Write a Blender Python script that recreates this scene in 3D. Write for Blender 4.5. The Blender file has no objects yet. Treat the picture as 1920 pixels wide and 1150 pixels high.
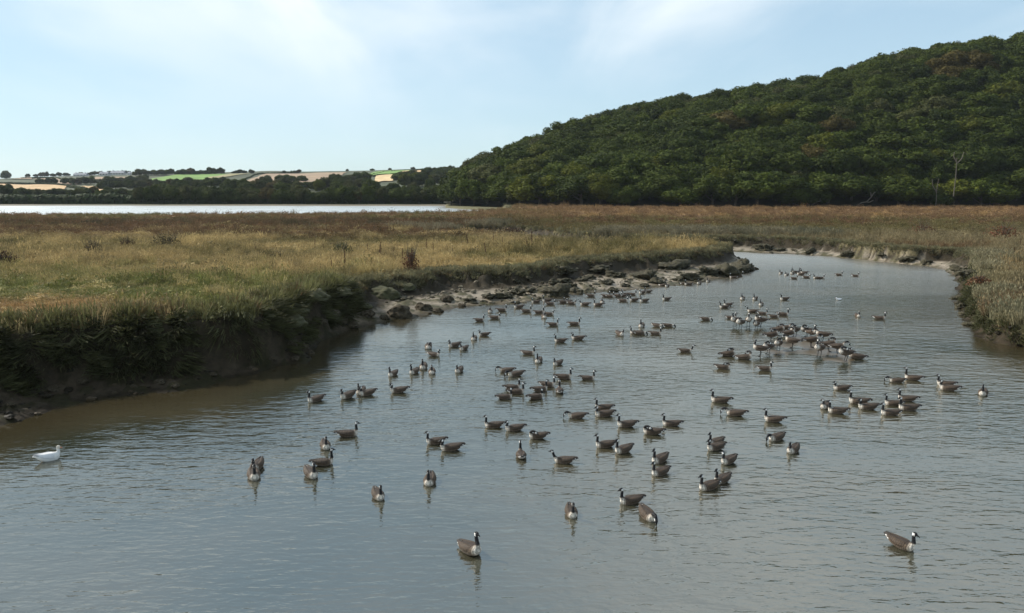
import bpy, bmesh, math, random
import numpy as np
from mathutils import Vector, Matrix, noise as mnoise

R = math.radians
rng = np.random.default_rng(11)
random.seed(5)
scene = bpy.context.scene
C = scene.collection

# ------------------------------------------------------------------ camera
CAM_H, FPX, W0, H0 = 7.5, 1450.0, 1920.0, 1150.0
PITCH = math.atan((575 - 350) / FPX)
cd = bpy.data.cameras.new('camera'); cam = bpy.data.objects.new('camera', cd); C.objects.link(cam)
cd.sensor_width = 36; cd.lens = FPX / W0 * 36; cd.clip_start = .3; cd.clip_end = 6000
cam.location = (0, 0, CAM_H); cam.rotation_euler = (math.pi / 2 - PITCH, 0, 0)
scene.camera = cam

# ------------------------------------------------------------------ sky, sun, exposure
SUN_AZ, SUN_EL = R(-66), R(38)
w = bpy.data.worlds.new('World'); scene.world = w; w.use_nodes = True
nt = w.node_tree; nt.nodes.clear()
def N(t, kind, **kw):
    n = t.nodes.new(kind)
    for k, v in kw.items(): setattr(n, k, v)
    return n
out = N(nt, 'ShaderNodeOutputWorld'); bg = N(nt, 'ShaderNodeBackground'); bg.inputs['Strength'].default_value = .098
sky = N(nt, 'ShaderNodeTexSky', sky_type='NISHITA', sun_disc=False)
sky.sun_elevation = SUN_EL; sky.sun_rotation = SUN_AZ; sky.air_density = 1.0; sky.dust_density = .25; sky.ozone_density = 2.2
tc = N(nt, 'ShaderNodeTexCoord')
# thin cirrus: noise on the sky direction, projected on a high flat layer
sep = N(nt, 'ShaderNodeSeparateXYZ'); nt.links.new(tc.outputs['Generated'], sep.inputs[0])
mz = N(nt, 'ShaderNodeMath', operation='MAXIMUM'); nt.links.new(sep.outputs['Z'], mz.inputs[0]); mz.inputs[1].default_value = 0.02
az = N(nt, 'ShaderNodeMath', operation='ADD'); nt.links.new(mz.outputs[0], az.inputs[0]); az.inputs[1].default_value = .12
dx = N(nt, 'ShaderNodeMath', operation='DIVIDE'); nt.links.new(sep.outputs['X'], dx.inputs[0]); nt.links.new(az.outputs[0], dx.inputs[1])
dy = N(nt, 'ShaderNodeMath', operation='DIVIDE'); nt.links.new(sep.outputs['Y'], dy.inputs[0]); nt.links.new(az.outputs[0], dy.inputs[1])
cb = N(nt, 'ShaderNodeCombineXYZ'); nt.links.new(dx.outputs[0], cb.inputs[0]); nt.links.new(dy.outputs[0], cb.inputs[1])
def cloud(scale, rot, seed, lo, hi, detail, amount):
    m = N(nt, 'ShaderNodeMapping'); m.inputs['Scale'].default_value = scale; m.inputs['Rotation'].default_value = (0, 0, R(rot)); m.inputs['Location'].default_value = (seed, seed * .7, 0)
    nt.links.new(cb.outputs[0], m.inputs[0])
    n = N(nt, 'ShaderNodeTexNoise'); n.inputs['Scale'].default_value = 1; n.inputs['Detail'].default_value = detail; n.inputs['Roughness'].default_value = .5; n.inputs['Distortion'].default_value = .35
    nt.links.new(m.outputs[0], n.inputs['Vector'])
    r = N(nt, 'ShaderNodeMapRange', interpolation_type='SMOOTHSTEP'); r.inputs['From Min'].default_value = lo; r.inputs['From Max'].default_value = hi; r.inputs['To Max'].default_value = amount
    nt.links.new(n.outputs['Fac'], r.inputs['Value'])
    return r
c1 = cloud((.5, .36, 1), 24, 4.6, .4, .68, 6, .75)
c2 = cloud((1.5, .4, 1), 42, 7.3, .46, .8, 7, .5)
cs = N(nt, 'ShaderNodeMath', operation='ADD', use_clamp=True); nt.links.new(c1.outputs[0], cs.inputs[0]); nt.links.new(c2.outputs[0], cs.inputs[1])
cmx = N(nt, 'ShaderNodeMix', data_type='RGBA'); el_ = N(nt, 'ShaderNodeMapRange', interpolation_type='SMOOTHSTEP'); el_.inputs['From Min'].default_value = .05; el_.inputs['From Max'].default_value = .24; el_.inputs['To Min'].default_value = .12; nt.links.new(sep.outputs['Z'], el_.inputs['Value'])
cf = N(nt, 'ShaderNodeMath', operation='MULTIPLY'); nt.links.new(cs.outputs[0], cf.inputs[0]); nt.links.new(el_.outputs[0], cf.inputs[1]); nt.links.new(cf.outputs[0], cmx.inputs['Factor'])
gmn = N(nt, 'ShaderNodeGamma'); gmn.inputs['Gamma'].default_value = .36; nt.links.new(sky.outputs[0], gmn.inputs[0])
scl_ = N(nt, 'ShaderNodeVectorMath', operation='MULTIPLY'); nt.links.new(gmn.outputs[0], scl_.inputs[0]); scl_.inputs[1].default_value = (1.76, 2.17, 2.4)
nt.links.new(scl_.outputs[0], cmx.inputs[6]); cmx.inputs[7].default_value = (5.5, 5.85, 6.0, 1)
nt.links.new(cmx.outputs[2], bg.inputs['Color']); nt.links.new(bg.outputs[0], out.inputs['Surface'])

sun_dir = Vector((math.sin(SUN_AZ) * math.cos(SUN_EL), math.cos(SUN_AZ) * math.cos(SUN_EL), math.sin(SUN_EL)))
sl = bpy.data.lights.new('sun', 'SUN'); sl.energy = 3.3; sl.angle = R(.6); sl.color = (1, .95, .87)
so = bpy.data.objects.new('sun', sl); C.objects.link(so); so.rotation_euler = (-sun_dir).to_track_quat('-Z', 'Y').to_euler(); so.location = (-60, 60, 120)
vs = scene.view_settings
vs.view_transform = 'Standard'; vs.look = 'None'; vs.gamma = 1; vs.use_curve_mapping = False; vs.exposure = .97
scene.cycles.max_bounces = 6; scene.cycles.transparent_max_bounces = 6; scene.cycles.volume_bounces = 0

# ------------------------------------------------------------------ helpers
def ray(px, py):
    a = (px - W0 / 2) / FPX; b = (H0 / 2 - py) / FPX
    return np.array([a, math.cos(PITCH) + math.sin(PITCH) * b, -math.sin(PITCH) + math.cos(PITCH) * b])
def P(px, py, z=0.):
    d = ray(px, py); t = (z - CAM_H) / d[2]
    return (d[0] * t, d[1] * t)
def WX(px, Y):                                   # a bearing and a distance -> ground point
    return ((px - 960) / FPX * (.988 * Y + 1.1), Y)
def PX(X, Y): return 960 + FPX * X / (.988 * Y + 1.1)
def sst(a, b, x):
    t = np.clip((np.asarray(x, float) - a) / (b - a), 0, 1); return t * t * (3 - 2 * t)
def hash2(i, j, s=0):
    v = np.sin(i * 127.1 + j * 311.7 + s * 74.7) * 43758.5453
    return v - np.floor(v)
def vnoise(x, y, s=0):
    xi, yi = np.floor(x), np.floor(y); xf, yf = x - xi, y - yi
    u, v = xf * xf * (3 - 2 * xf), yf * yf * (3 - 2 * yf)
    return (hash2(xi, yi, s) * (1 - u) + hash2(xi + 1, yi, s) * u) * (1 - v) + (hash2(xi, yi + 1, s) * (1 - u) + hash2(xi + 1, yi + 1, s) * u) * v
def fbm(x, y, s=0, o=4):
    r, a, t = 0, 1., 0
    for k in range(o):
        r = r + a * vnoise(x * 2 ** k + 17 * k, y * 2 ** k - 9 * k, s + k); t += a; a *= .5
    return r / t
def inside(px, py, poly):
    n = len(poly); r = np.zeros(px.shape, bool)
    for i in range(n):
        x0, y0 = poly[i]; x1, y1 = poly[(i + 1) % n]
        if y0 == y1: continue
        c = ((y0 > py) != (y1 > py)) & (px < (x1 - x0) * (py - y0) / (y1 - y0) + x0)
        r ^= c
    return r
def dist_line(px, py, pts):
    d = np.full(px.shape, 1e9)
    for (x0, y0), (x1, y1) in zip(pts[:-1], pts[1:]):
        dx, dy = x1 - x0, y1 - y0; L = dx * dx + dy * dy + 1e-9
        t = np.clip(((px - x0) * dx + (py - y0) * dy) / L, 0, 1)
        d = np.minimum(d, (px - x0 - t * dx) ** 2 + (py - y0 - t * dy) ** 2)
    return np.sqrt(d)
def link(name, me, mat=None, parent=None, **props):
    o = bpy.data.objects.new(name, me); C.objects.link(o)
    if mat is not None and me is not None and not me.materials: me.materials.append(mat)
    if parent is not None: o.parent = parent
    for k, v in props.items(): o[k] = v
    return o
def np_mesh(name, V, faces, smooth=True, mats=None):
    """faces: list of (n,k) int arrays"""
    me = bpy.data.meshes.new(name); V = np.asarray(V, np.float32)
    faces = [np.asarray(f, np.int32) for f in faces if len(f)]
    me.vertices.add(len(V)); me.vertices.foreach_set('co', V.ravel())
    tot = np.concatenate([np.full(len(f), f.shape[1], np.int32) for f in faces]); li = np.concatenate([f.ravel() for f in faces])
    me.loops.add(len(li)); me.loops.foreach_set('vertex_index', li)
    me.polygons.add(len(tot)); me.polygons.foreach_set('loop_start', np.concatenate([[0], np.cumsum(tot)[:-1]]).astype(np.int32)); me.polygons.foreach_set('loop_total', tot)
    me.update(calc_edges=True); me.polygons.foreach_set('use_smooth', np.full(len(tot), smooth)); me.validate()
    return me
def vattr(me, name, data, kind='FLOAT_COLOR'):
    a = me.attributes.new(name, kind, 'POINT'); data = np.asarray(data, np.float32)
    if kind == 'FLOAT_COLOR':
        if data.shape[1] == 3: data = np.concatenate([data, np.ones((len(data), 1), np.float32)], 1)
        a.data.foreach_set('color', data.ravel())
    elif kind == 'FLOAT_VECTOR': a.data.foreach_set('vector', data.ravel())
    else: a.data.foreach_set('value', data.ravel())
def grid_faces(nr, nc, keep=None):
    i = np.arange(nr - 1)[:, None] * nc + np.arange(nc - 1)[None]
    f = np.stack([i, i + 1, i + nc + 1, i + nc], -1).reshape(-1, 4)
    return f if keep is None else f[keep.ravel()]

def material(name, build):
    m = bpy.data.materials.new(name); m.use_nodes = True; t = m.node_tree; t.nodes.clear()
    o = N(t, 'ShaderNodeOutputMaterial'); build(t, o); return m
def foliage_mat(name, source, rough=.75, trans=.35, vary=.35, attr='tint', nscale=3.):
    def b(t, o):
        a = N(t, 'ShaderNodeAttribute', attribute_type=source, attribute_name=attr)
        g = N(t, 'ShaderNodeNewGeometry'); nz = N(t, 'ShaderNodeTexNoise'); nz.inputs['Scale'].default_value = nscale; nz.inputs['Detail'].default_value = 2
        t.links.new(g.outputs['Position'], nz.inputs['Vector'])
        mr = N(t, 'ShaderNodeMapRange'); mr.inputs['From Min'].default_value = .3; mr.inputs['From Max'].default_value = .7; mr.inputs['To Min'].default_value = 1 - vary; mr.inputs['To Max'].default_value = 1 + vary
        t.links.new(nz.outputs['Fac'], mr.inputs['Value'])
        rn = N(t, 'ShaderNodeMapRange'); rn.inputs['To Min'].default_value = .87; rn.inputs['To Max'].default_value = 1.13
        t.links.new(g.outputs['Random Per Island'], rn.inputs['Value'])
        m1 = N(t, 'ShaderNodeMath', operation='MULTIPLY'); t.links.new(mr.outputs[0], m1.inputs[0]); t.links.new(rn.outputs[0], m1.inputs[1])
        mu = N(t, 'ShaderNodeVectorMath', operation='SCALE'); t.links.new(a.outputs['Vector'], mu.inputs[0]); t.links.new(m1.outputs[0], mu.inputs['Scale'])
        p = N(t, 'ShaderNodeBsdfPrincipled'); p.inputs['Roughness'].default_value = rough; p.inputs['Specular IOR Level'].default_value = .2
        t.links.new(mu.outputs[0], p.inputs['Base Color'])
        tr = N(t, 'ShaderNodeBsdfTranslucent'); t.links.new(mu.outputs[0], tr.inputs['Color'])
        mx = N(t, 'ShaderNodeMixShader'); mx.inputs[0].default_value = trans; t.links.new(p.outputs[0], mx.inputs[1]); t.links.new(tr.outputs[0], mx.inputs[2])
        t.links.new(mx.outputs[0], o.inputs['Surface'])
    return material(name, b)
def plain_mat(name, col, rough=.7, vary=.25, scale=6., spec=.3, bump=0., col2=None):
    def b(t, o):
        tcd = N(t, 'ShaderNodeTexCoord'); nz = N(t, 'ShaderNodeTexNoise'); nz.inputs['Scale'].default_value = scale; nz.inputs['Detail'].default_value = 5
        t.links.new(tcd.outputs['Object'], nz.inputs['Vector'])
        mr = N(t, 'ShaderNodeMapRange'); mr.inputs['From Min'].default_value = .3; mr.inputs['From Max'].default_value = .7
        t.links.new(nz.outputs['Fac'], mr.inputs['Value'])
        mx = N(t, 'ShaderNodeMix', data_type='RGBA'); t.links.new(mr.outputs[0], mx.inputs['Factor'])
        c2 = col2 or tuple(c * (1 + vary) for c in col); mx.inputs[6].default_value = (*[c * (1 - vary) for c in col], 1) if col2 is None else (*col, 1); mx.inputs[7].default_value = (*c2, 1)
        p = N(t, 'ShaderNodeBsdfPrincipled'); p.inputs['Roughness'].default_value = rough; p.inputs['Specular IOR Level'].default_value = spec
        t.links.new(mx.outputs[2], p.inputs['Base Color'])
        if bump:
            bp = N(t, 'ShaderNodeBump'); bp.inputs['Distance'].default_value = bump; t.links.new(nz.outputs['Fac'], bp.inputs['Height']); t.links.new(bp.outputs[0], p.inputs['Normal'])
        t.links.new(p.outputs[0], o.inputs['Surface'])
    return material(name, b)
def attr_mat(name, attr, rough=.85, vary=.3, scale=4., spec=.25, bump=.04, rough_attr=None):
    def b(t, o):
        a = N(t, 'ShaderNodeAttribute', attribute_name=attr); g = N(t, 'ShaderNodeNewGeometry')
        nz = N(t, 'ShaderNodeTexNoise'); nz.inputs['Scale'].default_value = scale; nz.inputs['Detail'].default_value = 6; nz.inputs['Roughness'].default_value = .65
        t.links.new(g.outputs['Position'], nz.inputs['Vector'])
        mr = N(t, 'ShaderNodeMapRange'); mr.inputs['From Min'].default_value = .3; mr.inputs['From Max'].default_value = .7; mr.inputs['To Min'].default_value = 1 - vary; mr.inputs['To Max'].default_value = 1 + vary
        t.links.new(nz.outputs['Fac'], mr.inputs['Value'])
        mu = N(t, 'ShaderNodeVectorMath', operation='SCALE'); t.links.new(a.outputs['Vector'], mu.inputs[0]); t.links.new(mr.outputs[0], mu.inputs['Scale'])
        p = N(t, 'ShaderNodeBsdfPrincipled'); p.inputs['Roughness'].default_value = rough; p.inputs['Specular IOR Level'].default_value = spec
        if rough_attr:
            ra = N(t, 'ShaderNodeAttribute', attribute_name=rough_attr); t.links.new(ra.outputs['Fac'], p.inputs['Roughness'])
        t.links.new(mu.outputs[0], p.inputs['Base Color'])
        bp = N(t, 'ShaderNodeBump'); bp.inputs['Distance'].default_value = bump; t.links.new(nz.outputs['Fac'], bp.inputs['Height']); t.links.new(bp.outputs[0], p.inputs['Normal'])
        t.links.new(p.outputs[0], o.inputs['Surface'])
    return material(name, b)

# ------------------------------------------------------------------ creek, banks and marsh
WL = [(-700, 1090), (-300, 890), (-150, 838), (0, 798), (60, 783), (110, 765), (167, 753), (250, 742), (333, 733), (420, 715), (500, 692), (573, 677), (582, 655), (600, 640), (633, 627), (660, 618), (700, 610),
      (800, 590), (867, 577), (967, 570), (1030, 560), (1085, 552), (1185, 545), (1285, 535), (1360, 522), (1397, 512), (1416, 504), (1408, 497), (1385, 489), (1372, 480)]
WL = [P(*p) for p in WL] + [WX(*p) for p in [(1350, 84), (1290, 85), (1200, 87), (1100, 90.5), (1000, 97), (950, 104), (880, 110), (850, 112.5),
      (850, 115), (900, 116), (960, 116), (1000, 112), (1060, 100), (1170, 93), (1280, 89.2), (1330, 88.8)]]
WR = [P(*p) for p in [(1367, 472), (1420, 475), (1480, 477), (1563, 482), (1647, 490), (1730, 498), (1773, 507), (1793, 523), (1800, 540), (1792, 563), (1804, 585), (1815, 605), (1829, 627), (1860, 644), (1920, 652), (2100, 700), (2500, 850), (2900, 1040)]]
WATER = WL + WR; WATER_POLY = WATER + [(40, -30), (-40, -30)]
BL = [P(*p, 2.2) for p in [(-900, 800), (-500, 705), (-300, 662), (-150, 642), (0, 626), (100, 616), (200, 607), (300, 601), (420, 594), (480, 589)]] + \
     [P(520, 575, 2.1), P(583, 558, 2.), P(625, 545, 1.85), P(667, 522, 1.6)] + \
     [P(*p, 1.5) for p in [(700, 526), (783, 515), (800, 507), (893, 506), (960, 504), (1035, 497), (1047, 490), (1155, 482), (1260, 475), (1345, 468), (1368, 463)]]
BM = [WX(*p) for p in [(1366, 82), (1350, 81.5), (1290, 83), (1200, 85), (1100, 88.5), (1000, 95), (945, 102), (880, 108), (842, 110.5), (836, 114), (850, 117.5), (900, 119.5), (965, 120), (1010, 116), (1070, 104), (1170, 96), (1240, 93.5)]]
BR = [P(*p, 1.5) for p in [(1280, 444), (1447, 445), (1547, 450), (1613, 458), (1713, 466), (1797, 467), (1830, 478)]] + \
     [P(*p, 1.0) for p in [(1836, 500), (1824, 530), (1840, 547), (1848, 585), (1880, 603), (1920, 609), (2100, 650), (2500, 760), (2900, 900)]]
BAND = BL + BM + BR; BAND_POLY = BAND + [(44, -30), (-44, -30)]

fpx = np.array([-900, 0, 200, 400, 640, 760, 850, 890, 905, 940])
fpy = np.array([407, 404.5, 403, 403, 401, 400, 399, 397.6, 396, 393.5])
def far_edge(px): return 6.4 * FPX / (np.interp(px, fpx, fpy) - 350)
def terrain(X, Y, full=False):
    X = np.asarray(X, float); Y = np.asarray(Y, float)
    wx = X + (fbm(X * .9, Y * .9, 3) - .5) * 1.1; wy = Y + (fbm(X * .9, Y * .9, 8) - .5) * 1.1
    dW = dist_line(wx, wy, WATER); dB = dist_line(wx, wy, BAND)
    inW = inside(wx, wy, WATER_POLY); inB = inside(wx, wy, BAND_POLY)
    zt = 1.5 - .5 * sst(14, 20, X) * sst(62, 50, Y) + .7 * sst(52, 36, Y) * sst(4, -4, X)
    n1 = fbm(X * .5, Y * .5, 21); n2 = fbm(X * 2.2, Y * 2.2, 31); n3 = fbm(X * 6, Y * 6, 41, 3)
    u = dW / (dW + dB + 1e-6)
    wn = np.maximum(sst(47, 38, Y) * (X < 2), sst(15, 19, X) * sst(66, 58, Y)); un = u + (n2 - .5) * .12
    band = zt * ((.4 - .22 * wn) * u ** .9 + (.6 + .22 * wn) * (sst(.72, .97, un) * (1 - wn) + sst(.36, .97, un) * wn)) + .01
    lump = (sst(.5, .75, n2) * .16 + (n3 - .5) * (.07 + .16 * wn)) * sst(.03, .2, u) * sst(1.0, .8, u)
    zb = band + lump * np.minimum(1, (dW + dB) / 2.5)
    zm = zt + (n1 - .5) * .22 + (n2 - .5) * .1 - .12 * sst(1.2, 0, dB)
    z = np.where(inW, -.05 - .12 * np.minimum(dW, 5), np.where(inB, zb, zm))
    px = PX(X, Y)
    fe = far_edge(px); pr = np.interp(px, [835, 838, 870, 905, 940], [276, 275, 259, 247, 240])
    est = (px < 940) & (Y > fe) & ((px < 836) | (Y < pr))
    land = np.where(px < 940, np.maximum(fe - Y, np.where(px > 836, Y - pr, -50)), 50)
    ramp = sst(-2.5, 4, land) * np.where((px < 945) & (Y > fe), .35 + .0 * Y, 1.)
    z = np.where(px < 945, z * ramp - .5 * (1 - sst(-2.5, 4, land)), z)
    if full: return z, inW, inB & ~inW, u, dB, n1, n2, dW
    return z
def zone_colour(X, Y):
    """pigment of the marsh plants by place (no light in it)"""
    px = PX(X, Y); L = (px < 1000) | (Y < 84)
    nb = fbm(X * .09, Y * .09, 51); nm = fbm(X * .35, Y * .3, 61); nf = fbm(X * 1.3, Y * 1.1, 71)
    straw = np.array([.33, .25, .115]); green = np.array([.135, .14, .042]); tan = np.array([.31, .2, .088]); rust = np.array([.125, .075, .038])
    olive = np.array([.125, .105, .042]); grey = np.array([.18, .145, .078]); orange = np.array([.165, .102, .052]); dark = np.array([.07, .058, .028])
    def mix(a, b, t): return a * (1 - t[..., None]) + b * t[..., None]
    yy = Y + (nm - .5) * 10 + (nb - .5) * 14
    one = np.ones(X.shape + (1,))
    c = mix(tan * one, green * one, sst(32.5, 37, yy)); c = mix(c, straw, sst(46, 56, yy)); c = mix(c, mix(straw * one, olive * one, sst(.35, .6, nb)), sst(60, 72, yy))
    c = mix(c, mix(rust * one, straw * one, sst(.52, .68, nm)), sst(84, 100, yy)); c = mix(c, mix(rust * one, dark * one, sst(.45, .7, nm)), sst(104, 122, yy))
    c = mix(c, mix(orange * one, olive * one, sst(.45, .6, nb)), sst(132, 150, yy))
    c = mix(c, green, sst(.58, .68, nm) * .55 * sst(80, 60, yy)); c = mix(c, straw, sst(.48, .64, nf) * .65 * sst(95, 75, yy)); c = mix(c, dark, sst(.6, .72, fbm(X * .7, Y * .5, 83)) * .5)
    r = mix(grey * one, olive * one, sst(96, 112, yy)); r = mix(r, mix(rust * one, olive * one, sst(.42, .6, nm)), sst(105, 128, yy)); r = mix(r, mix(orange * one, tan * one * .85, sst(.55, .7, nm)), sst(135, 170, yy))
    rb = mix(grey * one * .95, rust * one, sst(.5, .62, nm) * .8); rb = mix(rb, straw, sst(.58, .68, nb) * .4)
    r = mix(r, rb, sst(88, 76, Y))
    lw = np.where(px > 1400, 0., sst(1150, 900, px) * sst(80, 60, Y) * 0 + np.where(Y < 84, 1, sst(1120, 820, px)))
    c = mix(r, c, lw)
    c = mix(c, np.array([.13, .12, .07]), ((px < 960) & (Y > far_edge(px) + 2)) * 1.)
    return c * (.75 + .5 * nf)[..., None]

na, nrw = 500, 560
th = np.linspace(R(-47), R(45), na); rad = 11 * (335 / 11) ** np.linspace(0, 1, nrw)
TX = rad[:, None] * np.sin(th)[None]; TY = rad[:, None] * np.cos(th)[None]
TZ, inW, inBand, U, DB, N1, N2, DW = terrain(TX, TY, True)
col = zone_colour(TX, TY)
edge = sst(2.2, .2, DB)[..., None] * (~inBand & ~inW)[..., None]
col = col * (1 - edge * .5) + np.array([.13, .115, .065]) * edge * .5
mudd = np.array([.225, .19, .145]); mudw = np.array([.075, .06, .038]); peat = np.array([.035, .028, .018]); weed = np.array([.045, .042, .016])
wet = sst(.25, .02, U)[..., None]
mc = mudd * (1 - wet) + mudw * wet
nearm = np.maximum(sst(50, 36, TY), sst(15, 20, TX) * sst(72, 60, TY))[..., None]; mc = mc * (1 - .82 * nearm) * (1 - nearm * np.array([0, .08, .2]))  # near mud darker brown, with bank and undercut shade painted into its colour
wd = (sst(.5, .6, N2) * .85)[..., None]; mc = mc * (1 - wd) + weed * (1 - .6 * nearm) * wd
pt = sst(.48, .66, U + (N2 - .5) * .3)[..., None]; mc = mc * (1 - pt) + peat * pt
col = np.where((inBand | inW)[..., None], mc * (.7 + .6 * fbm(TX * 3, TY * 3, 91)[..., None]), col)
zmax = np.maximum.reduce([TZ[:-1, :-1], TZ[1:, :-1], TZ[:-1, 1:], TZ[1:, 1:]])
keep = zmax > -.22
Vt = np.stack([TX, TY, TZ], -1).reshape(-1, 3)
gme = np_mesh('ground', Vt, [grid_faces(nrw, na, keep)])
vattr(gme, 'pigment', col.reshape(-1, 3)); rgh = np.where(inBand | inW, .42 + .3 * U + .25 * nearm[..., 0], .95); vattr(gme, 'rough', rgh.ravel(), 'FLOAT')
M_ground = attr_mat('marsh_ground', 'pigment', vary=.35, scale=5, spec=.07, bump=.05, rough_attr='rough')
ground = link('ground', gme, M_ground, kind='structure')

# mud bar just breaking the surface in the creek
barp = [P(*p) for p in [(1425, 655), (1450, 638), (1490, 628), (1530, 640), (1562, 652), (1590, 664), (1600, 674), (1570, 676), (1530, 668), (1500, 662), (1455, 664)]]
bx = np.array([p[0] for p in barp]); by = np.array([p[1] for p in barp])
gx, gy = np.meshgrid(np.linspace(bx.min() - 1, bx.max() + 1, 60), np.linspace(by.min() - 1, by.max() + 1, 60))
sd = np.where(inside(gx, gy, barp), 1, -1) * dist_line(gx, gy, barp + barp[:1])
gz = np.clip(sd * .03, -.12, .012) + (fbm(gx * 1.3, gy * 1.3, 5) - .52) * .08
bme = np_mesh('mud_bar', np.stack([gx, gy, gz], -1).reshape(-1, 3), [grid_faces(60, 60)])
M_mudbar = plain_mat('wet_mud', (.075, .057, .034), rough=.3, vary=.25, scale=3, spec=.5, bump=.01)
link('mud_bar', bme, M_mudbar, kind='structure')

# ------------------------------------------------------------------ water
def water_build(t, o):
    g = N(t, 'ShaderNodeNewGeometry')
    def wave(scale, rot, detail, rough=.5):
        m = N(t, 'ShaderNodeMapping'); m.inputs['Scale'].default_value = scale; m.inputs['Rotation'].default_value = (0, 0, R(rot)); t.links.new(g.outputs['Position'], m.inputs[0])
        n = N(t, 'ShaderNodeTexNoise'); n.inputs['Scale'].default_value = 1; n.inputs['Detail'].default_value = detail; n.inputs['Roughness'].default_value = rough; n.inputs['Distortion'].default_value = .4; t.links.new(m.outputs[0], n.inputs['Vector']); return n
    a = wave((.9, 2.4, 1), 8, 2); b_ = wave((2.6, 6.5, 1), -6, 3); c = wave((.05, .11, 1), 15, 3)
    cm = N(t, 'ShaderNodeMapRange', interpolation_type='SMOOTHSTEP'); cm.inputs['From Min'].default_value = .36; cm.inputs['From Max'].default_value = .62; cm.inputs['To Min'].default_value = .42; cm.inputs['To Max'].default_value = 1.1; t.links.new(c.outputs['Fac'], cm.inputs['Value'])
    m1 = N(t, 'ShaderNodeMath', operation='MULTIPLY'); t.links.new(a.outputs['Fac'], m1.inputs[0]); m1.inputs[1].default_value = 1.7
    ad = N(t, 'ShaderNodeMath', operation='ADD'); t.links.new(m1.outputs[0], ad.inputs[0]); t.links.new(b_.outputs['Fac'], ad.inputs[1])
    ml = N(t, 'ShaderNodeMath', operation='MULTIPLY'); t.links.new(ad.outputs[0], ml.inputs[0]); t.links.new(cm.outputs[0], ml.inputs[1])
    bp = N(t, 'ShaderNodeBump'); bp.inputs['Distance'].default_value = .03; bp.inputs['Strength'].default_value = 1; ru = N(t, 'ShaderNodeAttribute', attribute_name='ruffle'); mr2 = N(t, 'ShaderNodeMath', operation='MULTIPLY'); t.links.new(ml.outputs[0], mr2.inputs[0]); t.links.new(ru.outputs['Fac'], mr2.inputs[1]); t.links.new(mr2.outputs[0], bp.inputs['Height'])
    # silt in the water: upwelling colour, paler where the bed is shallow and stirred
    s = wave((.16, .2, 1), 30, 4)
    mr = N(t, 'ShaderNodeMapRange'); mr.inputs['From Min'].default_value = .38; mr.inputs['From Max'].default_value = .66; t.links.new(s.outputs['Fac'], mr.inputs['Value'])
    mx = N(t, 'ShaderNodeMix', data_type='RGBA'); t.links.new(mr.outputs[0], mx.inputs['Factor']); mx.inputs[6].default_value = (.026, .028, .018, 1); mx.inputs[7].default_value = (.05, .043, .025, 1)
    d = N(t, 'ShaderNodeBsdfDiffuse'); sh = N(t, 'ShaderNodeAttribute', attribute_name='shallow'); mx2 = N(t, 'ShaderNodeMix', data_type='RGBA'); t.links.new(sh.outputs['Fac'], mx2.inputs['Factor']); t.links.new(mx.outputs[2], mx2.inputs[6]); mx2.inputs[7].default_value = (.034, .027, .014, 1); t.links.new(mx2.outputs[2], d.inputs['Color'])
    gl = N(t, 'ShaderNodeBsdfGlossy'); spy = N(t, 'ShaderNodeSeparateXYZ'); t.links.new(g.outputs['Position'], spy.inputs[0])
    ro = N(t, 'ShaderNodeMapRange'); ro.inputs['From Min'].default_value = 25; ro.inputs['From Max'].default_value = 100; ro.inputs['To Min'].default_value = .06; ro.inputs['To Max'].default_value = .37; t.links.new(spy.outputs['Y'], ro.inputs['Value']); t.links.new(ro.outputs[0], gl.inputs['Roughness']); t.links.new(bp.outputs[0], gl.inputs['Normal']); gl.inputs['Color'].default_value = (1, .98, .92, 1)
    fr = N(t, 'ShaderNodeFresnel'); fr.inputs['IOR'].default_value = 3.1; t.links.new(bp.outputs[0], fr.inputs['Normal'])
    ms = N(t, 'ShaderNodeMixShader'); t.links.new(fr.outputs[0], ms.inputs[0]); t.links.new(d.outputs[0], ms.inputs[1]); t.links.new(gl.outputs[0], ms.inputs[2])
    t.links.new(ms.outputs[0], o.inputs['Surface'])
M_water = material('silty_water', water_build)
wth = np.linspace(-math.pi, math.pi, 241); wr = np.concatenate([[.5], 3 * (440 / 3) ** np.linspace(0, 1, 200)])
GX, GY = wr[:, None] * np.sin(wth)[None], wr[:, None] * np.cos(wth)[None]
dl = dist_line(GX, GY, WL[:17]); dall = dist_line(GX, GY, WATER)
wme = np_mesh('water', np.stack([GX, GY, GX * 0], -1).reshape(-1, 3), [grid_faces(201, 241)])
vattr(wme, 'ruffle', (.34 + .66 * sst(1.5, 8, dl + 4 * (fbm(GX * .3, GY * .3, 12) - .5))).ravel(), 'FLOAT'); vattr(wme, 'shallow', (sst(3.2, .2, dall) * (GY < 140)).ravel(), 'FLOAT')
link('water', wme, M_water, kind='structure')

# ------------------------------------------------------------------ far farmland hill (left)
skx = np.array([-900, 0, 100, 200, 300, 430, 560, 700, 800, 880, 1000, 1200])
sky_ = np.array([340, 336, 332, 328.5, 327, 325.5, 323.5, 321, 317.5, 316, 314, 312])
DC, DS = 1100., 316.
def far_hill(X, Y):
    px = PX(X, Y); zc = 7.5 + (350 - np.interp(px, skx, sky_)) / FPX * DC
    s = (Y - DS) / (DC - DS)
    z = zc * np.where(s < 1, np.clip(s, -.1, 1) * (1.25 - .25 * np.clip(s, 0, 1)), 1 - (s - 1) * .35) + (fbm(X * .006, Y * .006, 5) - .5) * 11 * sst(0, .25, s) * sst(1.02, .8, s)
    return np.where(s < 0, (Y - DS) * .05, z + .25)
hx = np.linspace(-1, 1, 150)
hy = DS - 6 + (1500 - DS) * np.linspace(0, 1, 110) ** 1.3
HX = np.interp(hx, [-1, 1], [-1.0, .22])[None] * hy[:, None]; HY = np.repeat(hy[:, None], 150, 1)
HZ = far_hill(HX, HY)
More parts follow.
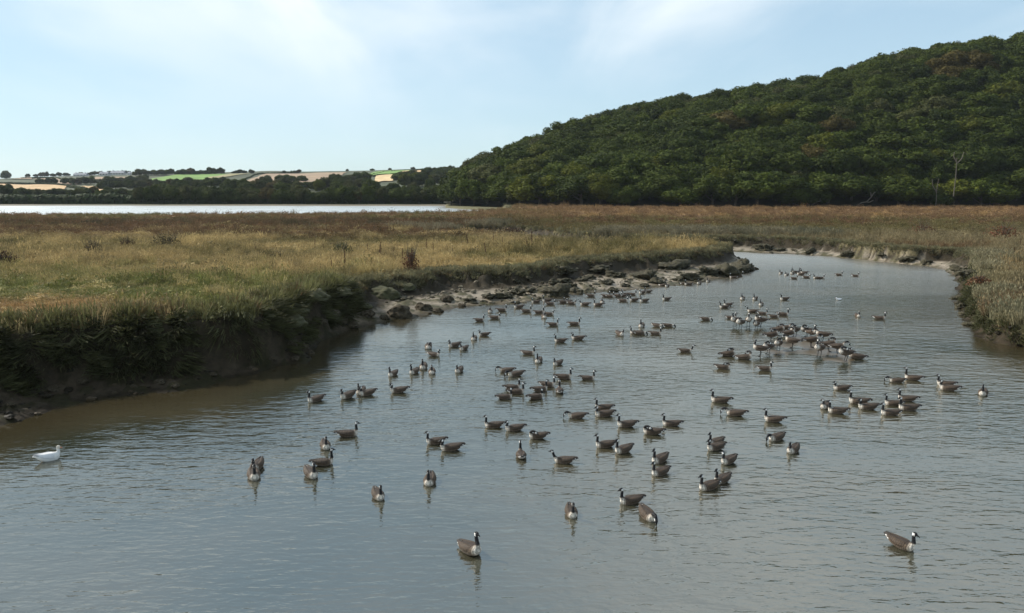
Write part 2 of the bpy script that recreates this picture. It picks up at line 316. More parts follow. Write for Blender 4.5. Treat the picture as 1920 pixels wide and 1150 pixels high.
hme = np_mesh('far_hill', np.stack([HX, HY, HZ], -1).reshape(-1, 3), [grid_faces(110, 150)])
hc = np.array([.055, .062, .028]) * (.7 + .6 * fbm(HX * .03, HY * .03, 9)[..., None]); vattr(hme, 'pigment', hc.reshape(-1, 3))
M_hill = attr_mat('hill_pasture', 'pigment', scale=.15, bump=.1)
link('hill', hme, M_hill, kind='structure')
def march(px, py, f, t0, t1, n=900):
    d = ray(px, py); t = np.linspace(t0, t1, n); X, Y, Z = d[0] * t, d[1] * t, CAM_H + d[2] * t
    k = np.nonzero(Z < f(X, Y))[0]
    k = k[0] if len(k) else n - 1
    return X[k], Y[k], float(f(X[k:k + 1], Y[k:k + 1])[0])
def field(poly, colr, name='field', stripe=0):
    p = [march(x, y, far_hill, 320.5, 1105) for x, y in poly]
    a, b, c_, d = [np.array(q[:2]) for q in p]
    us, vsn = np.linspace(0, 1, 26), np.linspace(0, 1, 16)
    G = np.array([[(a * (1 - u) + b * u) * (1 - v) + (d * (1 - u) + c_ * u) * v for u in us] for v in vsn])
    Z = far_hill(G[..., 0], G[..., 1]) + .7
    me = np_mesh(name, np.concatenate([G, Z[..., None]], -1).reshape(-1, 3), [grid_faces(16, 26)])
    k = (.85 + .3 * fbm(G[..., 0] * .05, G[..., 1] * .05, 14))[..., None]
    vattr(me, 'pigment', (np.array(colr) * k).reshape(-1, 3))
    link(name, me, M_hill, kind='structure')
TAN, TAN2, BRN, GRN, PAL = (.42, .28, .14), (.5, .36, .19), (.27, .19, .12), (.14, .23, .05), (.25, .22, .11)
for q, cc in [([(0, 359), (118, 360), (125, 350), (-10, 346)], TAN), ([(95, 347), (148, 347), (105, 335), (60, 337)], BRN), ([(20, 337), (60, 337), (58, 332), (40, 332)], BRN), ([(150, 352), (185, 361), (205, 357), (160, 350)], TAN),
              ([(175, 340), (228, 344), (240, 333), (180, 333)], BRN), ([(272, 340), (372, 341), (430, 327), (330, 329)], GRN), ([(380, 338), (400, 337), (470, 326.5), (432, 327)], PAL),
              ([(400, 349), (600, 348), (650, 324.5), (500, 327)], BRN), ([(255, 369), (295, 369), (296, 359), (256, 359)], TAN), ([(350, 357), (390, 360), (385, 351), (360, 350)], PAL), ([(60, 377), (235, 376), (228, 373), (60, 373.5)], PAL), ([(0, 378), (40, 378), (40, 375), (0, 374)], PAL),
              ([(685, 330), (735, 331), (770, 320), (715, 321.5)], GRN), ([(700, 345), (735, 341), (760, 327), (705, 331)], TAN2), ([(740, 328), (792, 323.5), (801, 319), (765, 320.5)], TAN), ([(460, 374), (480, 374), (480, 368), (462, 368)], PAL), ([(678, 366), (690, 366), (690, 358), (678, 358)], TAN)]:
    field(q, cc)
# muddy foreshore below the far trees
shx = np.linspace(-420, -20, 60); shore = np.array([[(x, DS - 12 + r * 3.2 + 2.5 * math.sin(x * .03), -.05 + .09 * r) for x in shx] for r in range(5)])
link('foreshore', np_mesh('foreshore', shore.reshape(-1, 3), [grid_faces(5, 60)]), plain_mat('foreshore_mud', (.16, .13, .085), rough=.6, scale=.4), kind='structure')

# ------------------------------------------------------------------ wooded hill (right)
kx = np.array([836, 842, 850, 866, 880, 900, 950, 1050, 1150, 1250, 1390, 1500, 1600, 1690, 1750, 1850, 1920, 2150, 2500])
ky = np.array([372, 348, 334, 318, 308, 299, 279, 244, 220, 195, 181, 160, 131, 114, 103, 88, 74, 50, 40])
bxs = np.array([836, 870, 950, 1100, 1400, 1920, 2500]); bds = np.array([296, 284, 262, 241, 230, 238, 246])
cxs = np.array([836, 870, 950, 1150, 1500, 1920, 2500]); cds = np.array([300, 322, 352, 380, 372, 352, 345])
TREE_H = 8.9
def whill(px, s):
    b = np.interp(px, bxs, bds); c_ = np.interp(px, cxs, cds); Y = b + (c_ - b) * s
    zc = np.maximum(CAM_H + (350 - np.interp(px, kx, ky)) / FPX * (.988 * c_ + 1) - TREE_H, 1.6)
    prof = np.where(s < 1, np.sin(np.clip(s, 0, 1) * math.pi / 2) ** 1.12, 1 - (s - 1) ** 2 * 1.2)
    X, _ = WX(px, Y)
    z = 1.4 + (zc - 1.4) * prof + (fbm(X * .035, Y * .035, 77) - .5) * 6 * sst(0, .3, s) * sst(1.15, .85, s)
    return X, Y, z
pxs = np.linspace(832, 2500, 140); ss = np.linspace(-.03, 1.6, 50)
SX, SS = np.meshgrid(pxs, ss); A = whill(SX, SS)
wmeh = np_mesh('wooded_hill', np.stack(A, -1).reshape(-1, 3), [grid_faces(50, 140)])
vattr(wmeh, 'pigment', np.tile(np.array([[.028, .028, .014]]), (SX.size, 1)))
link('hillside', wmeh, M_hill, kind='structure')

# ------------------------------------------------------------------ trees
M_leaf = foliage_mat('leaves', 'INSTANCER', rough=.85, trans=.25, vary=.15, nscale=.3)
M_bark = plain_mat('bark', (.09, .075, .055), rough=.9, scale=4)
M_deadwood = plain_mat('bare_deadwood', (.11, .095, .075), rough=.85, scale=5)
ICO = bmesh.new(); bmesh.ops.create_icosphere(ICO, subdivisions=1, radius=1); ICO.verts.ensure_lookup_table()
ICOV = np.array([v.co[:] for v in ICO.verts]); ICOF = np.array([[v.index for v in f.verts] for f in ICO.faces]); ICO.free()
def leaf_quads(c, n, s, r):
    """quads of size s at centres c with normals n"""
    k = len(c); h = r.normal(size=(k, 3)); a = np.cross(n, h); a /= np.linalg.norm(a, axis=1)[:, None] + 1e-9; b = np.cross(n, a)
    s = s[:, None]; e = 1.25
    V = np.stack([c - a * s * e, c - b * s * .7, c + a * s * e, c + b * s * .7], 1).reshape(-1, 3)
    return V, np.arange(4 * k).reshape(k, 4)
def crown_mesh(seed, lobes=30, per=170, rx=.38, rz=.33, cz=.57, leaf=.027, low=.12):
    r = np.random.default_rng(seed); Vs, Fq, Ft, n0 = [], [], [], 0
    for k in range(lobes):
        while True:
            p = r.uniform(-1, 1, 3)
            if (.62 if k > 5 else .1) < np.linalg.norm(p) < 1 and p[2] > -.75: break
        c = p * np.array([rx, rx, rz]) * .82 + np.array([0, 0, cz]); R0 = r.uniform(.1, .17)
        c[2] = max(c[2], low + R0 * .7)
        d = r.normal(size=(per, 3)); d /= np.linalg.norm(d, axis=1)[:, None]
        rel = c - np.array([0, 0, cz * .8]); rel = rel / (np.linalg.norm(rel) + 1e-6)
        d = d + rel * .45; d /= np.linalg.norm(d, axis=1)[:, None]
        pos = c + d * (R0 * r.uniform(.75, 1.25, per))[:, None]
        nrm = d + r.normal(size=(per, 3)) * .55; nrm /= np.linalg.norm(nrm, axis=1)[:, None]
        V, F = leaf_quads(pos, nrm, leaf * r.uniform(.6, 1.25, per), r)
        Vs.append(V); Fq.append(F + n0); n0 += len(V)
        Vs.append(ICOV * R0 * .88 + c); Ft.append(ICOF + n0); n0 += len(ICOV)
    return np_mesh('crown', np.concatenate(Vs), [np.concatenate(Fq), np.concatenate(Ft)], smooth=False)
def tube(pts, rads, n=6):
    pts = np.array(pts, float); V, F = [], []
    for i, p in enumerate(pts):
        t = pts[min(i + 1, len(pts) - 1)] - pts[max(i - 1, 0)]; t /= np.linalg.norm(t) + 1e-9
        a = np.cross(t, [.3, .9, .2]); a /= np.linalg.norm(a) + 1e-9; b = np.cross(t, a)
        for k in range(n):
            q = 2 * math.pi * k / n; V.append(p + rads[i] * (math.cos(q) * a + math.sin(q) * b))
    for i in range(len(pts) - 1):
        for k in range(n): F.append((i * n + k, i * n + (k + 1) % n, (i + 1) * n + (k + 1) % n, (i + 1) * n + k))
    return np.array(V), np.array(F)
def join_tubes(name, tubes, smooth=True):
    Vs, Fs, n0 = [], [], 0
    for V, F in tubes: Vs.append(V); Fs.append(F + n0); n0 += len(V)
    return np_mesh(name, np.concatenate(Vs), [np.concatenate(Fs)], smooth)
def trunk_mesh(seed):
    r = random.Random(seed); T = [tube([(0, 0, -.05), (r.uniform(-.02, .02), 0, .2), (r.uniform(-.04, .04), r.uniform(-.03, .03), .6)], [.035, .024, .01])]
    for k in range(5):
        q = r.uniform(0, 6.28); z = r.uniform(.16, .35); T.append(tube([(0, 0, z), (.14 * math.cos(q), .14 * math.sin(q), z + .14), (.27 * math.cos(q), .27 * math.sin(q), z + .24)], [.014, .009, .004], 5))
    return join_tubes('trunk', T)
CROWNS = [crown_mesh(s) for s in range(6)] + [crown_mesh(40 + s, lobes=26, rx=.42, rz=.27, cz=.5, low=.05) for s in range(2)]
TRUNKS = [trunk_mesh(s) for s in range(3)]
for m in CROWNS: m.materials.append(M_leaf)
for m in TRUNKS: m.materials.append(M_bark)
def make_tree(x, y, z, h, wd, ci, tint, label, group=None, name='oak_tree', cat='tree'):
    o = bpy.data.objects.new(name, None); C.objects.link(o); o.empty_display_size = .1
    o.location = (x, y, z); o.scale = (wd, wd, h); o.rotation_euler.z = random.uniform(0, 6.28)
    o['label'] = label; o['category'] = cat
    if group: o['group'] = group
    c = link('crown', CROWNS[ci], None, o); c['tint'] = [float(v) for v in tint]
    t = link('trunk', TRUNKS[ci % 3], None, o)
    return o, c
TINTS = {'dark green': (.033, .047, .004), 'mid green': (.046, .062, .005), 'yellow green': (.074, .083, .006), 'olive brown': (.07, .055, .012), 'grey green': (.058, .062, .016)}
TN = list(TINTS); TWGT = [.46, .41, .06, .015, .055]
# sample positions over the slope with a minimum spacing
cand = []
for _ in range(60000):
    p = rng.uniform(838, 2300); s = rng.uniform(0.0, 1.06) ** 1.0
    cand.append((p, s))
cand = np.array(cand); CX, CY, CZ = whill(cand[:, 0], cand[:, 1])
cell, used = {}, []
for i in range(len(cand)):
    sp = 4.6 + 2.6 * hash2(i * 1., 3.)
    if cand[i, 0] > 2080: sp = 9
    k = (int(CX[i] // 6), int(CY[i] // 6)); ok = True
    for a in (-1, 0, 1):
        for b in (-1, 0, 1):
            for j in cell.get((k[0] + a, k[1] + b), ()):
                if (CX[i] - CX[j]) ** 2 + (CY[i] - CY[j]) ** 2 + ((CZ[i] - CZ[j]) * .7) ** 2 < sp * sp: ok = False; break
            if not ok: break
        if not ok: break
    if ok: cell.setdefault(k, []).append(i); used.append(i)
used = np.array(used); order = np.argsort(CY[used] + (np.abs(cand[used, 0] - 960) > 960) * 500); used = used[order]
singles, rest = used[:270], used[270:]
def tree_spec(i):
    s = cand[i, 1]; foot = s < .07
    h = rng.uniform(8., 13.5) * (1 - .12 * s); wd = h * rng.uniform(1.05, 1.75)
    if foot: h *= rng.uniform(.9, 1.15)
    tn = TN[rng.choice(5, p=TWGT)]
    if abs(cand[i, 0] - 1790) < 45 and abs(s - .6) < .06: tn = 'olive brown'
    return h, wd, int(rng.integers(0, 8)), tn
foot_trees = []
for i in singles:
    h, wd, ci, tn = tree_spec(i); s = cand[i, 1]; p = cand[i, 0]
    foot_trees.append((p, s, i, h, wd, ci, tn))
foot_row = sorted([q for q in foot_trees if q[1] < .075], key=lambda q: q[0]); foot_rank = {q[2]: k for k, q in enumerate(foot_row)}
ORD = lambda k: {1: 'first', 2: 'second', 3: 'third', 4: 'fourth', 5: 'fifth', 6: 'sixth', 7: 'seventh', 8: 'eighth', 9: 'ninth', 10: 'tenth', 11: 'eleventh', 12: 'twelfth'}.get(k, '%d%s' % (k, 'th' if 10 < k % 100 < 20 else {1: 'st', 2: 'nd', 3: 'rd'}.get(k % 10, 'th')))
def rowseg(p, s): return (s >= .25) + (s >= .5), int(np.searchsorted([1020, 1280, 1480, 1700], p, side='right'))
for p, s, i, h, wd, ci, tn in foot_trees:
    seg = 'by the water end' if p < 1020 else 'left of the middle' if p < 1280 else 'above the grassy spit tip' if p < 1480 else 'near the dead branch' if p < 1700 else 'at the right end'
    if i in foot_rank:
        lab = '%s oak at the wooded hill foot, %s from the left' % (tn, ORD(foot_rank[i] + 1)); grp = None
    else:
        row = 'low on the wooded slope' if s < .25 else 'partway up the wooded slope' if s < .5 else 'high on the wooded slope'
        mates = sorted([q for q in foot_trees if q[2] not in foot_rank and rowseg(q[0], q[1]) == rowseg(p, s)], key=lambda q: q[0]); kk = [q[2] for q in mates].index(i) + 1
        lab = '%s oak, %s from left %s, %s' % (tn, ORD(kk), row, seg)
    t = np.array(TINTS[tn]) * rng.uniform(.85, 1.15)
    if i in foot_rank: ci = 6 + ci % 2; wd *= 1.05
    o, c = make_tree(CX[i], CY[i], CZ[i] - (1.3 if i in foot_rank else .6), h, wd, ci, t, lab[0].upper() + lab[1:], 'oaks of the wooded hill')
    if ci == 0 and i == singles[0]: pass

# --- generic geometry-node scatter (only for uncountable stuff)
def scatter(name, pts, rot, scl, tint, idx, protos, mat_seed=0):
    me = bpy.data.meshes.new(name); me.vertices.add(len(pts)); me.vertices.foreach_set('co', np.asarray(pts, np.float32).ravel())
    vattr(me, 'rot', rot, 'FLOAT_VECTOR'); vattr(me, 'scl', scl, 'FLOAT_VECTOR'); vattr(me, 'tint', tint, 'FLOAT_VECTOR')
    a = me.attributes.new('pick', 'INT', 'POINT'); a.data.foreach_set('value', np.asarray(idx, np.int32))
    o = link(name, me, kind='stuff')
    ng = bpy.data.node_groups.new(name + '_nodes', 'GeometryNodeTree')
    ng.interface.new_socket('Geometry', in_out='INPUT', socket_type='NodeSocketGeometry'); ng.interface.new_socket('Geometry', in_out='OUTPUT', socket_type='NodeSocketGeometry')
    gi, go = N(ng, 'NodeGroupInput'), N(ng, 'NodeGroupOutput')
    jn = N(ng, 'GeometryNodeJoinGeometry')
    for p in reversed(protos):
        oi = N(ng, 'GeometryNodeObjectInfo', transform_space='ORIGINAL'); oi.inputs['Object'].default_value = p; oi.inputs['As Instance'].default_value = True
        ng.links.new(oi.outputs['Geometry'], jn.inputs[0])
    ip = N(ng, 'GeometryNodeInstanceOnPoints'); ip.inputs['Pick Instance'].default_value = True
    def na_(nm, ty): n = N(ng, 'GeometryNodeInputNamedAttribute', data_type=ty); n.inputs['Name'].default_value = nm; return n
    r_, s_, i_ = na_('rot', 'FLOAT_VECTOR'), na_('scl', 'FLOAT_VECTOR'), na_('pick', 'INT')
    er = N(ng, 'FunctionNodeEulerToRotation'); ng.links.new(r_.outputs[0], er.inputs[0])
    ng.links.new(gi.outputs[0], ip.inputs['Points']); ng.links.new(jn.outputs[0], ip.inputs['Instance']); ng.links.new(er.outputs[0], ip.inputs['Rotation'])
    ng.links.new(s_.outputs[0], ip.inputs['Scale']); ng.links.new(i_.outputs[0], ip.inputs['Instance Index']); ng.links.new(ip.outputs[0], go.inputs[0])
    md = o.modifiers.new('scatter', 'NODES'); md.node_group = ng
    return o
crown_objs = []
for k in range(8):
    for o in C.objects:
        if o.name.startswith('crown') and o.data == CROWNS[k]: crown_objs.append(o); break
n = len(rest); sp = [tree_spec(i) for i in rest]
scatter('woodland', np.stack([CX[rest], CY[rest], CZ[rest] - .6], -1), np.stack([np.zeros(n), np.zeros(n), rng.uniform(0, 6.28, n)], -1), np.array([[q[1], q[1], q[0]] for q in sp]),
        np.array([np.array(TINTS[q[3]]) * rng.uniform(.85, 1.15) for q in sp]), [q[2] for q in sp], crown_objs)

# --- far trees across the estuary, each one standing on the far hill
def far_tree(px, py, hpx, wpx, tn, label, group='trees on the far farmland hill'):
    x, y, z = march(px, py, far_hill, 320.5, 1105); sc = (.988 * y) / FPX
    t = np.array(TINTS[tn]) * rng.uniform(.75, 1.05)
    make_tree(x, y, z - .14 * hpx * sc, hpx * sc * 1.14, wpx * sc * 1.2, int(rng.integers(0, 8)), t, label, group, name='tree')
rows = [((255, 384), (840, 385), 44, 24, 38, 32, 'in the row along the far shore'), ((235, 375), (845, 374), 22, 20, 32, 30, 'in the second row behind the far shore'), ((300, 366), (850, 362), 16, 22, 32, 28, 'in the wood above the far shore'),
        ((420, 358), (700, 357), 17, 18, 26, 26, 'below the big brown field'), ((750, 352), (870, 345), 12, 22, 30, 28, 'in the wood beside the wooded hill'), ((740, 342), (880, 333), 12, 18, 24, 26, 'in the wood high beside the wooded hill'), ((800, 327), (895, 320), 9, 10, 14, 18, 'on the skyline beside the wooded hill'),
        ((0, 368), (75, 369), 7, 16, 24, 22, 'above the shore hedge at the left'), ((75, 367), (245, 368), 13, 12, 18, 20, 'in the line above the pale strip field'), ((185, 357), (300, 352), 12, 14, 20, 20, 'in the hedgerow wood left of the green field'),
        ((135, 347), (280, 344), 13, 12, 17, 17, 'below the farmhouse'), ((290, 352), (410, 350), 11, 13, 19, 20, 'below the green field'), ((250, 330), (420, 327), 22, 8, 14, 16, 'in the skyline wood above the green field'),
        ((5, 337), (15, 337), 2, 14, 17, 16, 'on the skyline at the far left'), ((65, 347), (170, 343), 9, 10, 14, 14, 'between the stubble fields at the left'), ((50, 333), (130, 331), 7, 6, 11, 11, 'on the skyline at the left'), ((145, 330), (250, 327), 8, 6, 11, 11, 'by the skyline farm buildings'),
        ((432, 326), (480, 326), 4, 6, 9, 14, 'on the skyline in the middle'), ((530, 326), (570, 325), 3, 5, 8, 10, 'on the skyline of the brown field'), ((495, 343), (570, 342), 4, 14, 18, 22, 'standing in the brown field'), ((620, 345), (690, 340), 8, 14, 20, 20, 'at the right end of the brown field'), ((650, 322), (655, 322), 1, 5, 6, 7, 'alone on the skyline'), ((690, 321), (780, 318), 3, 5, 7, 8, 'on the skyline above the stubble'), ((385, 350), (420, 345), 4, 14, 18, 18, 'in the hedge right of the green field')]
for (x0, y0), (x1, y1), cnt, h0, h1, wp, phrase in rows:
    specs = sorted([(x0 + (x1 - x0) * (k + rng.uniform(.15, .85)) / cnt, k) for k in range(cnt)])
    for k, (px, _) in enumerate(specs):
        f = (px - x0) / max(1, x1 - x0); h = rng.uniform(h0, h1)
        tn = TN[rng.choice(5, p=[.5, .25, .05, .05, .15])]
        if phrase.startswith('in the line above') and 165 < px < 180: tn = 'olive brown'
        lab = '%s tree %s%s' % (tn, phrase, '' if cnt == 1 else ', %s from left' % ORD(k + 1))
        far_tree(px, y0 + (y1 - y0) * f + rng.uniform(-1.2, 1.2) * (h0 > 9), h, wp * rng.uniform(.8, 1.25), tn, lab[0].upper() + lab[1:])

# hedges: leafy strips over the farmland
def hedge(pts, hpx, label):
    w3 = [march(x, y, far_hill, 320.5, 1105) for x, y in pts]; r = np.random.default_rng(int(abs(pts[0][0])) + 7)
    Vs, Fq, n0 = [], [], 0; CVs, CFs, m0 = [], [], 0
    for a, b in zip(w3[:-1], w3[1:]):
        L = math.hypot(b[0] - a[0], b[1] - a[1]); h = hpx * a[1] / FPX; k = int(min(3600, 120 + L * 22 * max(1, h))); f = r.uniform(0, 1, k)
        base = np.stack([a[0] + (b[0] - a[0]) * f, a[1] + (b[1] - a[1]) * f], -1); top = h * (.65 + .6 * fbm(base[:, 0] * .25, base[:, 1] * .25, 4))
        q = r.uniform(0, 1, k); off = r.normal(size=(k, 2)) * h * .3
        base = base + off; z = far_hill(base[:, 0], base[:, 1]) + top * q
        c = np.stack([base[:, 0], base[:, 1], z], -1); nn = np.stack([off[:, 0], off[:, 1], (q - .2) * h], -1) + r.normal(size=(k, 3)) * .4; nn /= np.linalg.norm(nn, axis=1)[:, None]
        V, F = leaf_quads(c, nn, r.uniform(.6, 1.2, k) * max(.4, h * .2), r); Vs.append(V); Fq.append(F + n0); n0 += len(V)
    me = np_mesh('hedge', np.concatenate(Vs), [np.concatenate(Fq)], False)
    o = link('hedge', me, M_leaf, label=label, category='hedge', group='hedges on the far farmland'); o['tint'] = [.036, .05, .016]
hedge([(-60, 386), (60, 385), (150, 385), (260, 385)], 17, 'Thick dark hedge along the far shore left of the shore trees')
hedge([(262, 384), (360, 384), (460, 384), (560, 384), (660, 384), (760, 384), (850, 384)], 11, 'Dark undergrowth hedge under the shore trees along the far shore')
hedge([(0, 346), (60, 347), (125, 350), (165, 358)], 4, 'Hedge along the top of the large golden stubble field')
hedge([(140, 348), (100, 335), (40, 336)], 3, 'Hedge round the upper brown field at the left')
hedge([(265, 341), (330, 343), (395, 340)], 4, 'Hedge along the foot of the bright green field')
hedge([(400, 349), (420, 343), (485, 327), (560, 325)], 3, 'Hedge climbing between the green field and the brown field')
hedge([(60, 378), (150, 378), (240, 377)], 5, 'Low hedge below the pale strip field')
hedge([(700, 332), (745, 327), (800, 318)], 3, 'Hedge between the golden stubble and the small green field')
hedge([(690, 331), (740, 321), (800, 318)], 2, 'Hedge along the top of the small green field')

# farm buildings on the skyline
M_white = plain_mat('white_render', (.5, .49, .46), rough=.8, vary=.06); M_slate = plain_mat('slate_roof', (.2, .21, .23), rough=.7, vary=.1); M_pane = plain_mat('dark_glass', (.03, .035, .04), rough=.15, vary=.1)
def box_v(x0, x1, y0, y1, z0, z1):
    V = np.array([(x, y, z) for z in (z0, z1) for x, y in ((x0, y0), (x1, y0), (x1, y1), (x0, y1))]); return V, np.array([(0, 3, 2, 1), (4, 5, 6, 7), (0, 1, 5, 4), (1, 2, 6, 5), (2, 3, 7, 6), (3, 0, 4, 7)])
def house(px, py, wm, dm, hm, rh, label, nwin):
    x, y, z = march(px, py, far_hill, 320.5, 1105)
    o = bpy.data.objects.new('farmhouse', None); C.objects.link(o); o.location = (x, y, z); o['label'] = label; o['category'] = 'house'; o['group'] = 'farm buildings on the far skyline'
    V, F = box_v(-wm / 2, wm / 2, -dm / 2, dm / 2, -1, hm); link('wall', np_mesh('wall', V, [F], False), M_white, o)
    a, b = wm / 2 + .4, dm / 2 + .5; Vr = np.array([(-a, -b, hm - .2), (a, -b, hm - .2), (a, b, hm - .2), (-a, b, hm - .2), (-a, 0, hm + rh), (a, 0, hm + rh)])
    rf = link('roof', np_mesh('roof', Vr, [np.array([(0, 1, 5, 4), (2, 3, 4, 5), (3, 2, 1, 0)]), np.array([(0, 4, 3), (1, 2, 5)])], False), M_slate, o)
    for s in (-.35, .35):
        V, F = box_v(wm * s - .5, wm * s + .5, -.5, .5, hm + rh * .5, hm + rh + 1.2); link('chimney', np_mesh('chimney', V, [F], False), M_white, rf)
    for k in range(nwin):
        cx = -wm / 2 + wm * (k + .5) / nwin; V, F = box_v(cx - .6, cx + .6, -dm / 2 - .04, -dm / 2 + .1, hm * .35, hm * .75); link('window', np_mesh('window', V, [F], False), M_pane, o)
house(222, 328.2, 18, 8, 2.6, 2.6, 'Long grey roofed white farmhouse under a tree on the far skyline', 5)
house(152, 330.5, 17, 6, 2., 1.8, 'Low grey roofed farm building on the skyline left of the farmhouse', 4)
house(197, 329.5, 9, 6, 2.2, 1.6, 'Small white house just left of the long farmhouse on the skyline', 3)
house(247, 328.2, 8, 6, 2.2, 1.5, 'Small white cottage just right of the long farmhouse on the skyline', 3)

# bare dead limbs at the foot of the wooded hill
def dead_tree(px, py, pts, rad, label):
    x, y = P(px, py, 1.5); sc = (.988 * y + 1) / FPX
    T = []
    for line in pts:
        w3 = [((q[0]) * sc, q[2] * .4 if len(q) > 2 else 0, q[1] * sc) for q in line]
        T.append(tube(w3, [rad * sc * (1 - .6 * k / len(w3)) for k in range(len(w3))], 6))
    me = join_tubes('dead_tree', T); o = link('dead_tree', me, M_deadwood, label=label, category='dead tree'); o.location = (x, y - 4, 1.45)
dead_tree(1595, 388, [[(-2, 0), (8, 8), (18, 10), (26, 19), (30, 26), (33, 28)], [(18, 10), (23, 9), (30, 13)], [(26, 19), (24, 27)]], 1.2, 'Pale bare crooked dead branch leaning out at the foot of the wooded hill')
dead_tree(1505, 388, [[(-6, 0), (-14, 8), (-10, 12), (-18, 14)], [(4, 0), (14, 9), (24, 12), (22, 16)], [(14, 9), (18, 15)]], .9, 'Small grey fallen bare branches at the wood edge left of the dead branch')
dead_tree(1740, 388, [[(0, 0), (1, 14), (0, 30), (2, 52)], [(0, 28), (-8, 40), (-10, 52)]], .8, 'Thin pale bare trunk at the wood edge right of the dead branch')
dead_tree(1772, 388, [[(0, 20), (1, 60), (0, 90)], [(0, 82), (-6, 92), (-5, 100)], [(0, 78), (9, 88), (12, 100), (18, 96)]], .9, 'Tall bare dead tree with forked top among the trees at the right')

# ------------------------------------------------------------------ marsh plants
M_grass = foliage_mat('marsh_grass_blades', 'INSTANCER', rough=.8, trans=.3, vary=.3, nscale=1.2)
def tuft_mesh(name, seed, blades, hh, spread, lean, wdt, heads=0.):
    r = np.random.default_rng(seed); V, Fq, Ft, n0 = [], [], [], 0
    for k in range(blades):
        q = r.uniform(0, 6.28); b = np.array([math.cos(q), math.sin(q), 0]); base = b * spread * math.sqrt(r.uniform()); d = b * r.uniform(.1, 1) * lean + np.array([.1, 0, 0]) * lean
        h = hh * r.uniform(.55, 1.1); s = np.array([-math.sin(q + r.uniform(-1, 1)), math.cos(q + r.uniform(-1, 1)), 0]) * wdt * r.uniform(.6, 1.2)
        p1 = base + d * .35 * h + np.array([0, 0, h * .6]); p2 = base + d * h + np.array([0, 0, h * (1 - .35 * lean)])
        V += [base - s, base + s, p1 + s * .75, p1 - s * .75, p2]; Fq.append((n0, n0 + 1, n0 + 2, n0 + 3)); Ft.append((n0 + 3, n0 + 2, n0 + 4)); n0 += 5
        if r.uniform() < heads:
            t = wdt * 2.2; c = p2; V += [c + np.array([-t, 0, -.02]), c + np.array([0, t, .03]), c + np.array([t, 0, -.02]), c + np.array([0, 0, .14 * hh])]
            Fq.append((n0, n0 + 1, n0 + 2, n0 + 3)); n0 += 4
    return np_mesh(name, np.array(V), [np.array(Fq), np.array(Ft)], False)
def proto(name, me, px, py, tint, s=1.):
    x, y = P(px, py, 1.5); z = float(terrain(np.array([x]), np.array([y]))[0])
    o = link(name, me, M_grass, kind='stuff'); o.location = (x, y, z - .03); o.scale = (s, s, s); o['tint'] = tint; return o
short = [proto('grass_tuft', tuft_mesh('grass_tuft', 70 + k, 26, .3, .22, .75, .016), 230 + 40 * k, 560, [.15, .15, .05]) for k in range(3)]
tall = [proto('grass_tuft', tuft_mesh('grass_tuft', 80 + k, 24, .62, .2, .5, .013, .3), 900 + 40 * k, 475, [.28, .22, .09]) for k in range(3)]
herb = []
def herb_mesh(seed, n=60):
    r = np.random.default_rng(seed); p = r.normal(size=(n, 3)) * np.array([.2, .2, .12]) + np.array([0, 0, .2]); p[:, 2] = np.abs(p[:, 2])
    nn = r.normal(size=(n, 3)) + np.array([0, 0, .4]); nn /= np.linalg.norm(nn, axis=1)[:, None]
    V, F = leaf_quads(p, nn, r.uniform(.03, .07, n), r); T = []
    return np_mesh('herb', V, [F], False)
herb = [proto('herb', herb_mesh(90 + k), 1750 + 40 * k, 430, [.14, .09, .05]) for k in range(2)]
PROT = short + tall + herb
def sample_marsh(n, pxlo, pxhi, ylo, yhi, power):
    px = rng.uniform(pxlo, pxhi, n); u_ = rng.uniform(0, 1, n); e = 1 - power
    Y = (ylo ** e + u_ * (yhi ** e - ylo ** e)) ** (1 / e); X, _ = WX(px, Y); return X, Y
X, Y = sample_marsh(150000, -260, 2180, 26, 262, 1.75)
Z, iw, ib, uu, db, _, _, _ = terrain(X, Y, True); px = PX(X, Y)
ok = ~iw & ~ib & (Z > .7) & (Y < np.interp(px, bxs, bds, left=400) - 1)
X, Y, Z, db, px = X[ok], Y[ok], Z[ok], db[ok], px[ok]
colm = zone_colour(X, Y); nm = fbm(X * .35, Y * .3, 61); nbig = fbm(X * .12, Y * .12, 33)
left_near = (px < 1000) & (Y < 50)
p_tall = np.where(Y < 46, .06, np.where(Y < 60, .3, np.where((Y < 86) & (px < 1400), .62, .35))) * (.4 + 1.2 * sst(.35, .65, nbig))
p_tall = np.where((px > 1700) & (Y < 75), .6, p_tall)
p_herb = np.where(Y > 88, .45, .04) * np.where(px > 1000, sst(90, 120, Y), 1)
q = rng.uniform(0, 1, len(X)); pick = np.where(q < p_tall, 3, np.where(q < p_tall + p_herb, 6, 0))
pick = pick + np.where(pick == 6, rng.integers(0, 2, len(X)), rng.integers(0, 3, len(X)))
s = np.where(rng.uniform(0, 1, len(X)) < .07, 1.5, 1.) * (.7 + .6 * rng.uniform(0, 1, len(X))) * (1 + np.clip(Y - 60, 0, 200) / 240); vv = s * (.5 + 1. * nbig)
vv = np.where((Y < 42) & (px < 700) & (db > 2), vv * .55, vv); vv = np.where(Y > 140, vv * .75, vv)
tilt = rng.normal(0, .14, (len(X), 2)); rot = np.stack([tilt[:, 0], tilt[:, 1] + .1, rng.uniform(0, 6.28, len(X))], -1)
ed = (db < 1.4) & (Y < 100); colm[ed] = colm[ed] * .5 + np.array([.15, .135, .075]) * .5; vv[ed & (Y > 46)] *= .55
tint = colm * rng.uniform(.75, 1.3, (len(X), 1)) * np.where((pick >= 3) & (pick < 6) & (Y < 90), 1.15, 1)[:, None]
scatter('marsh_grass', np.stack([X, Y, Z - .04], -1), rot, np.stack([s, s, vv], -1), tint, pick, PROT)

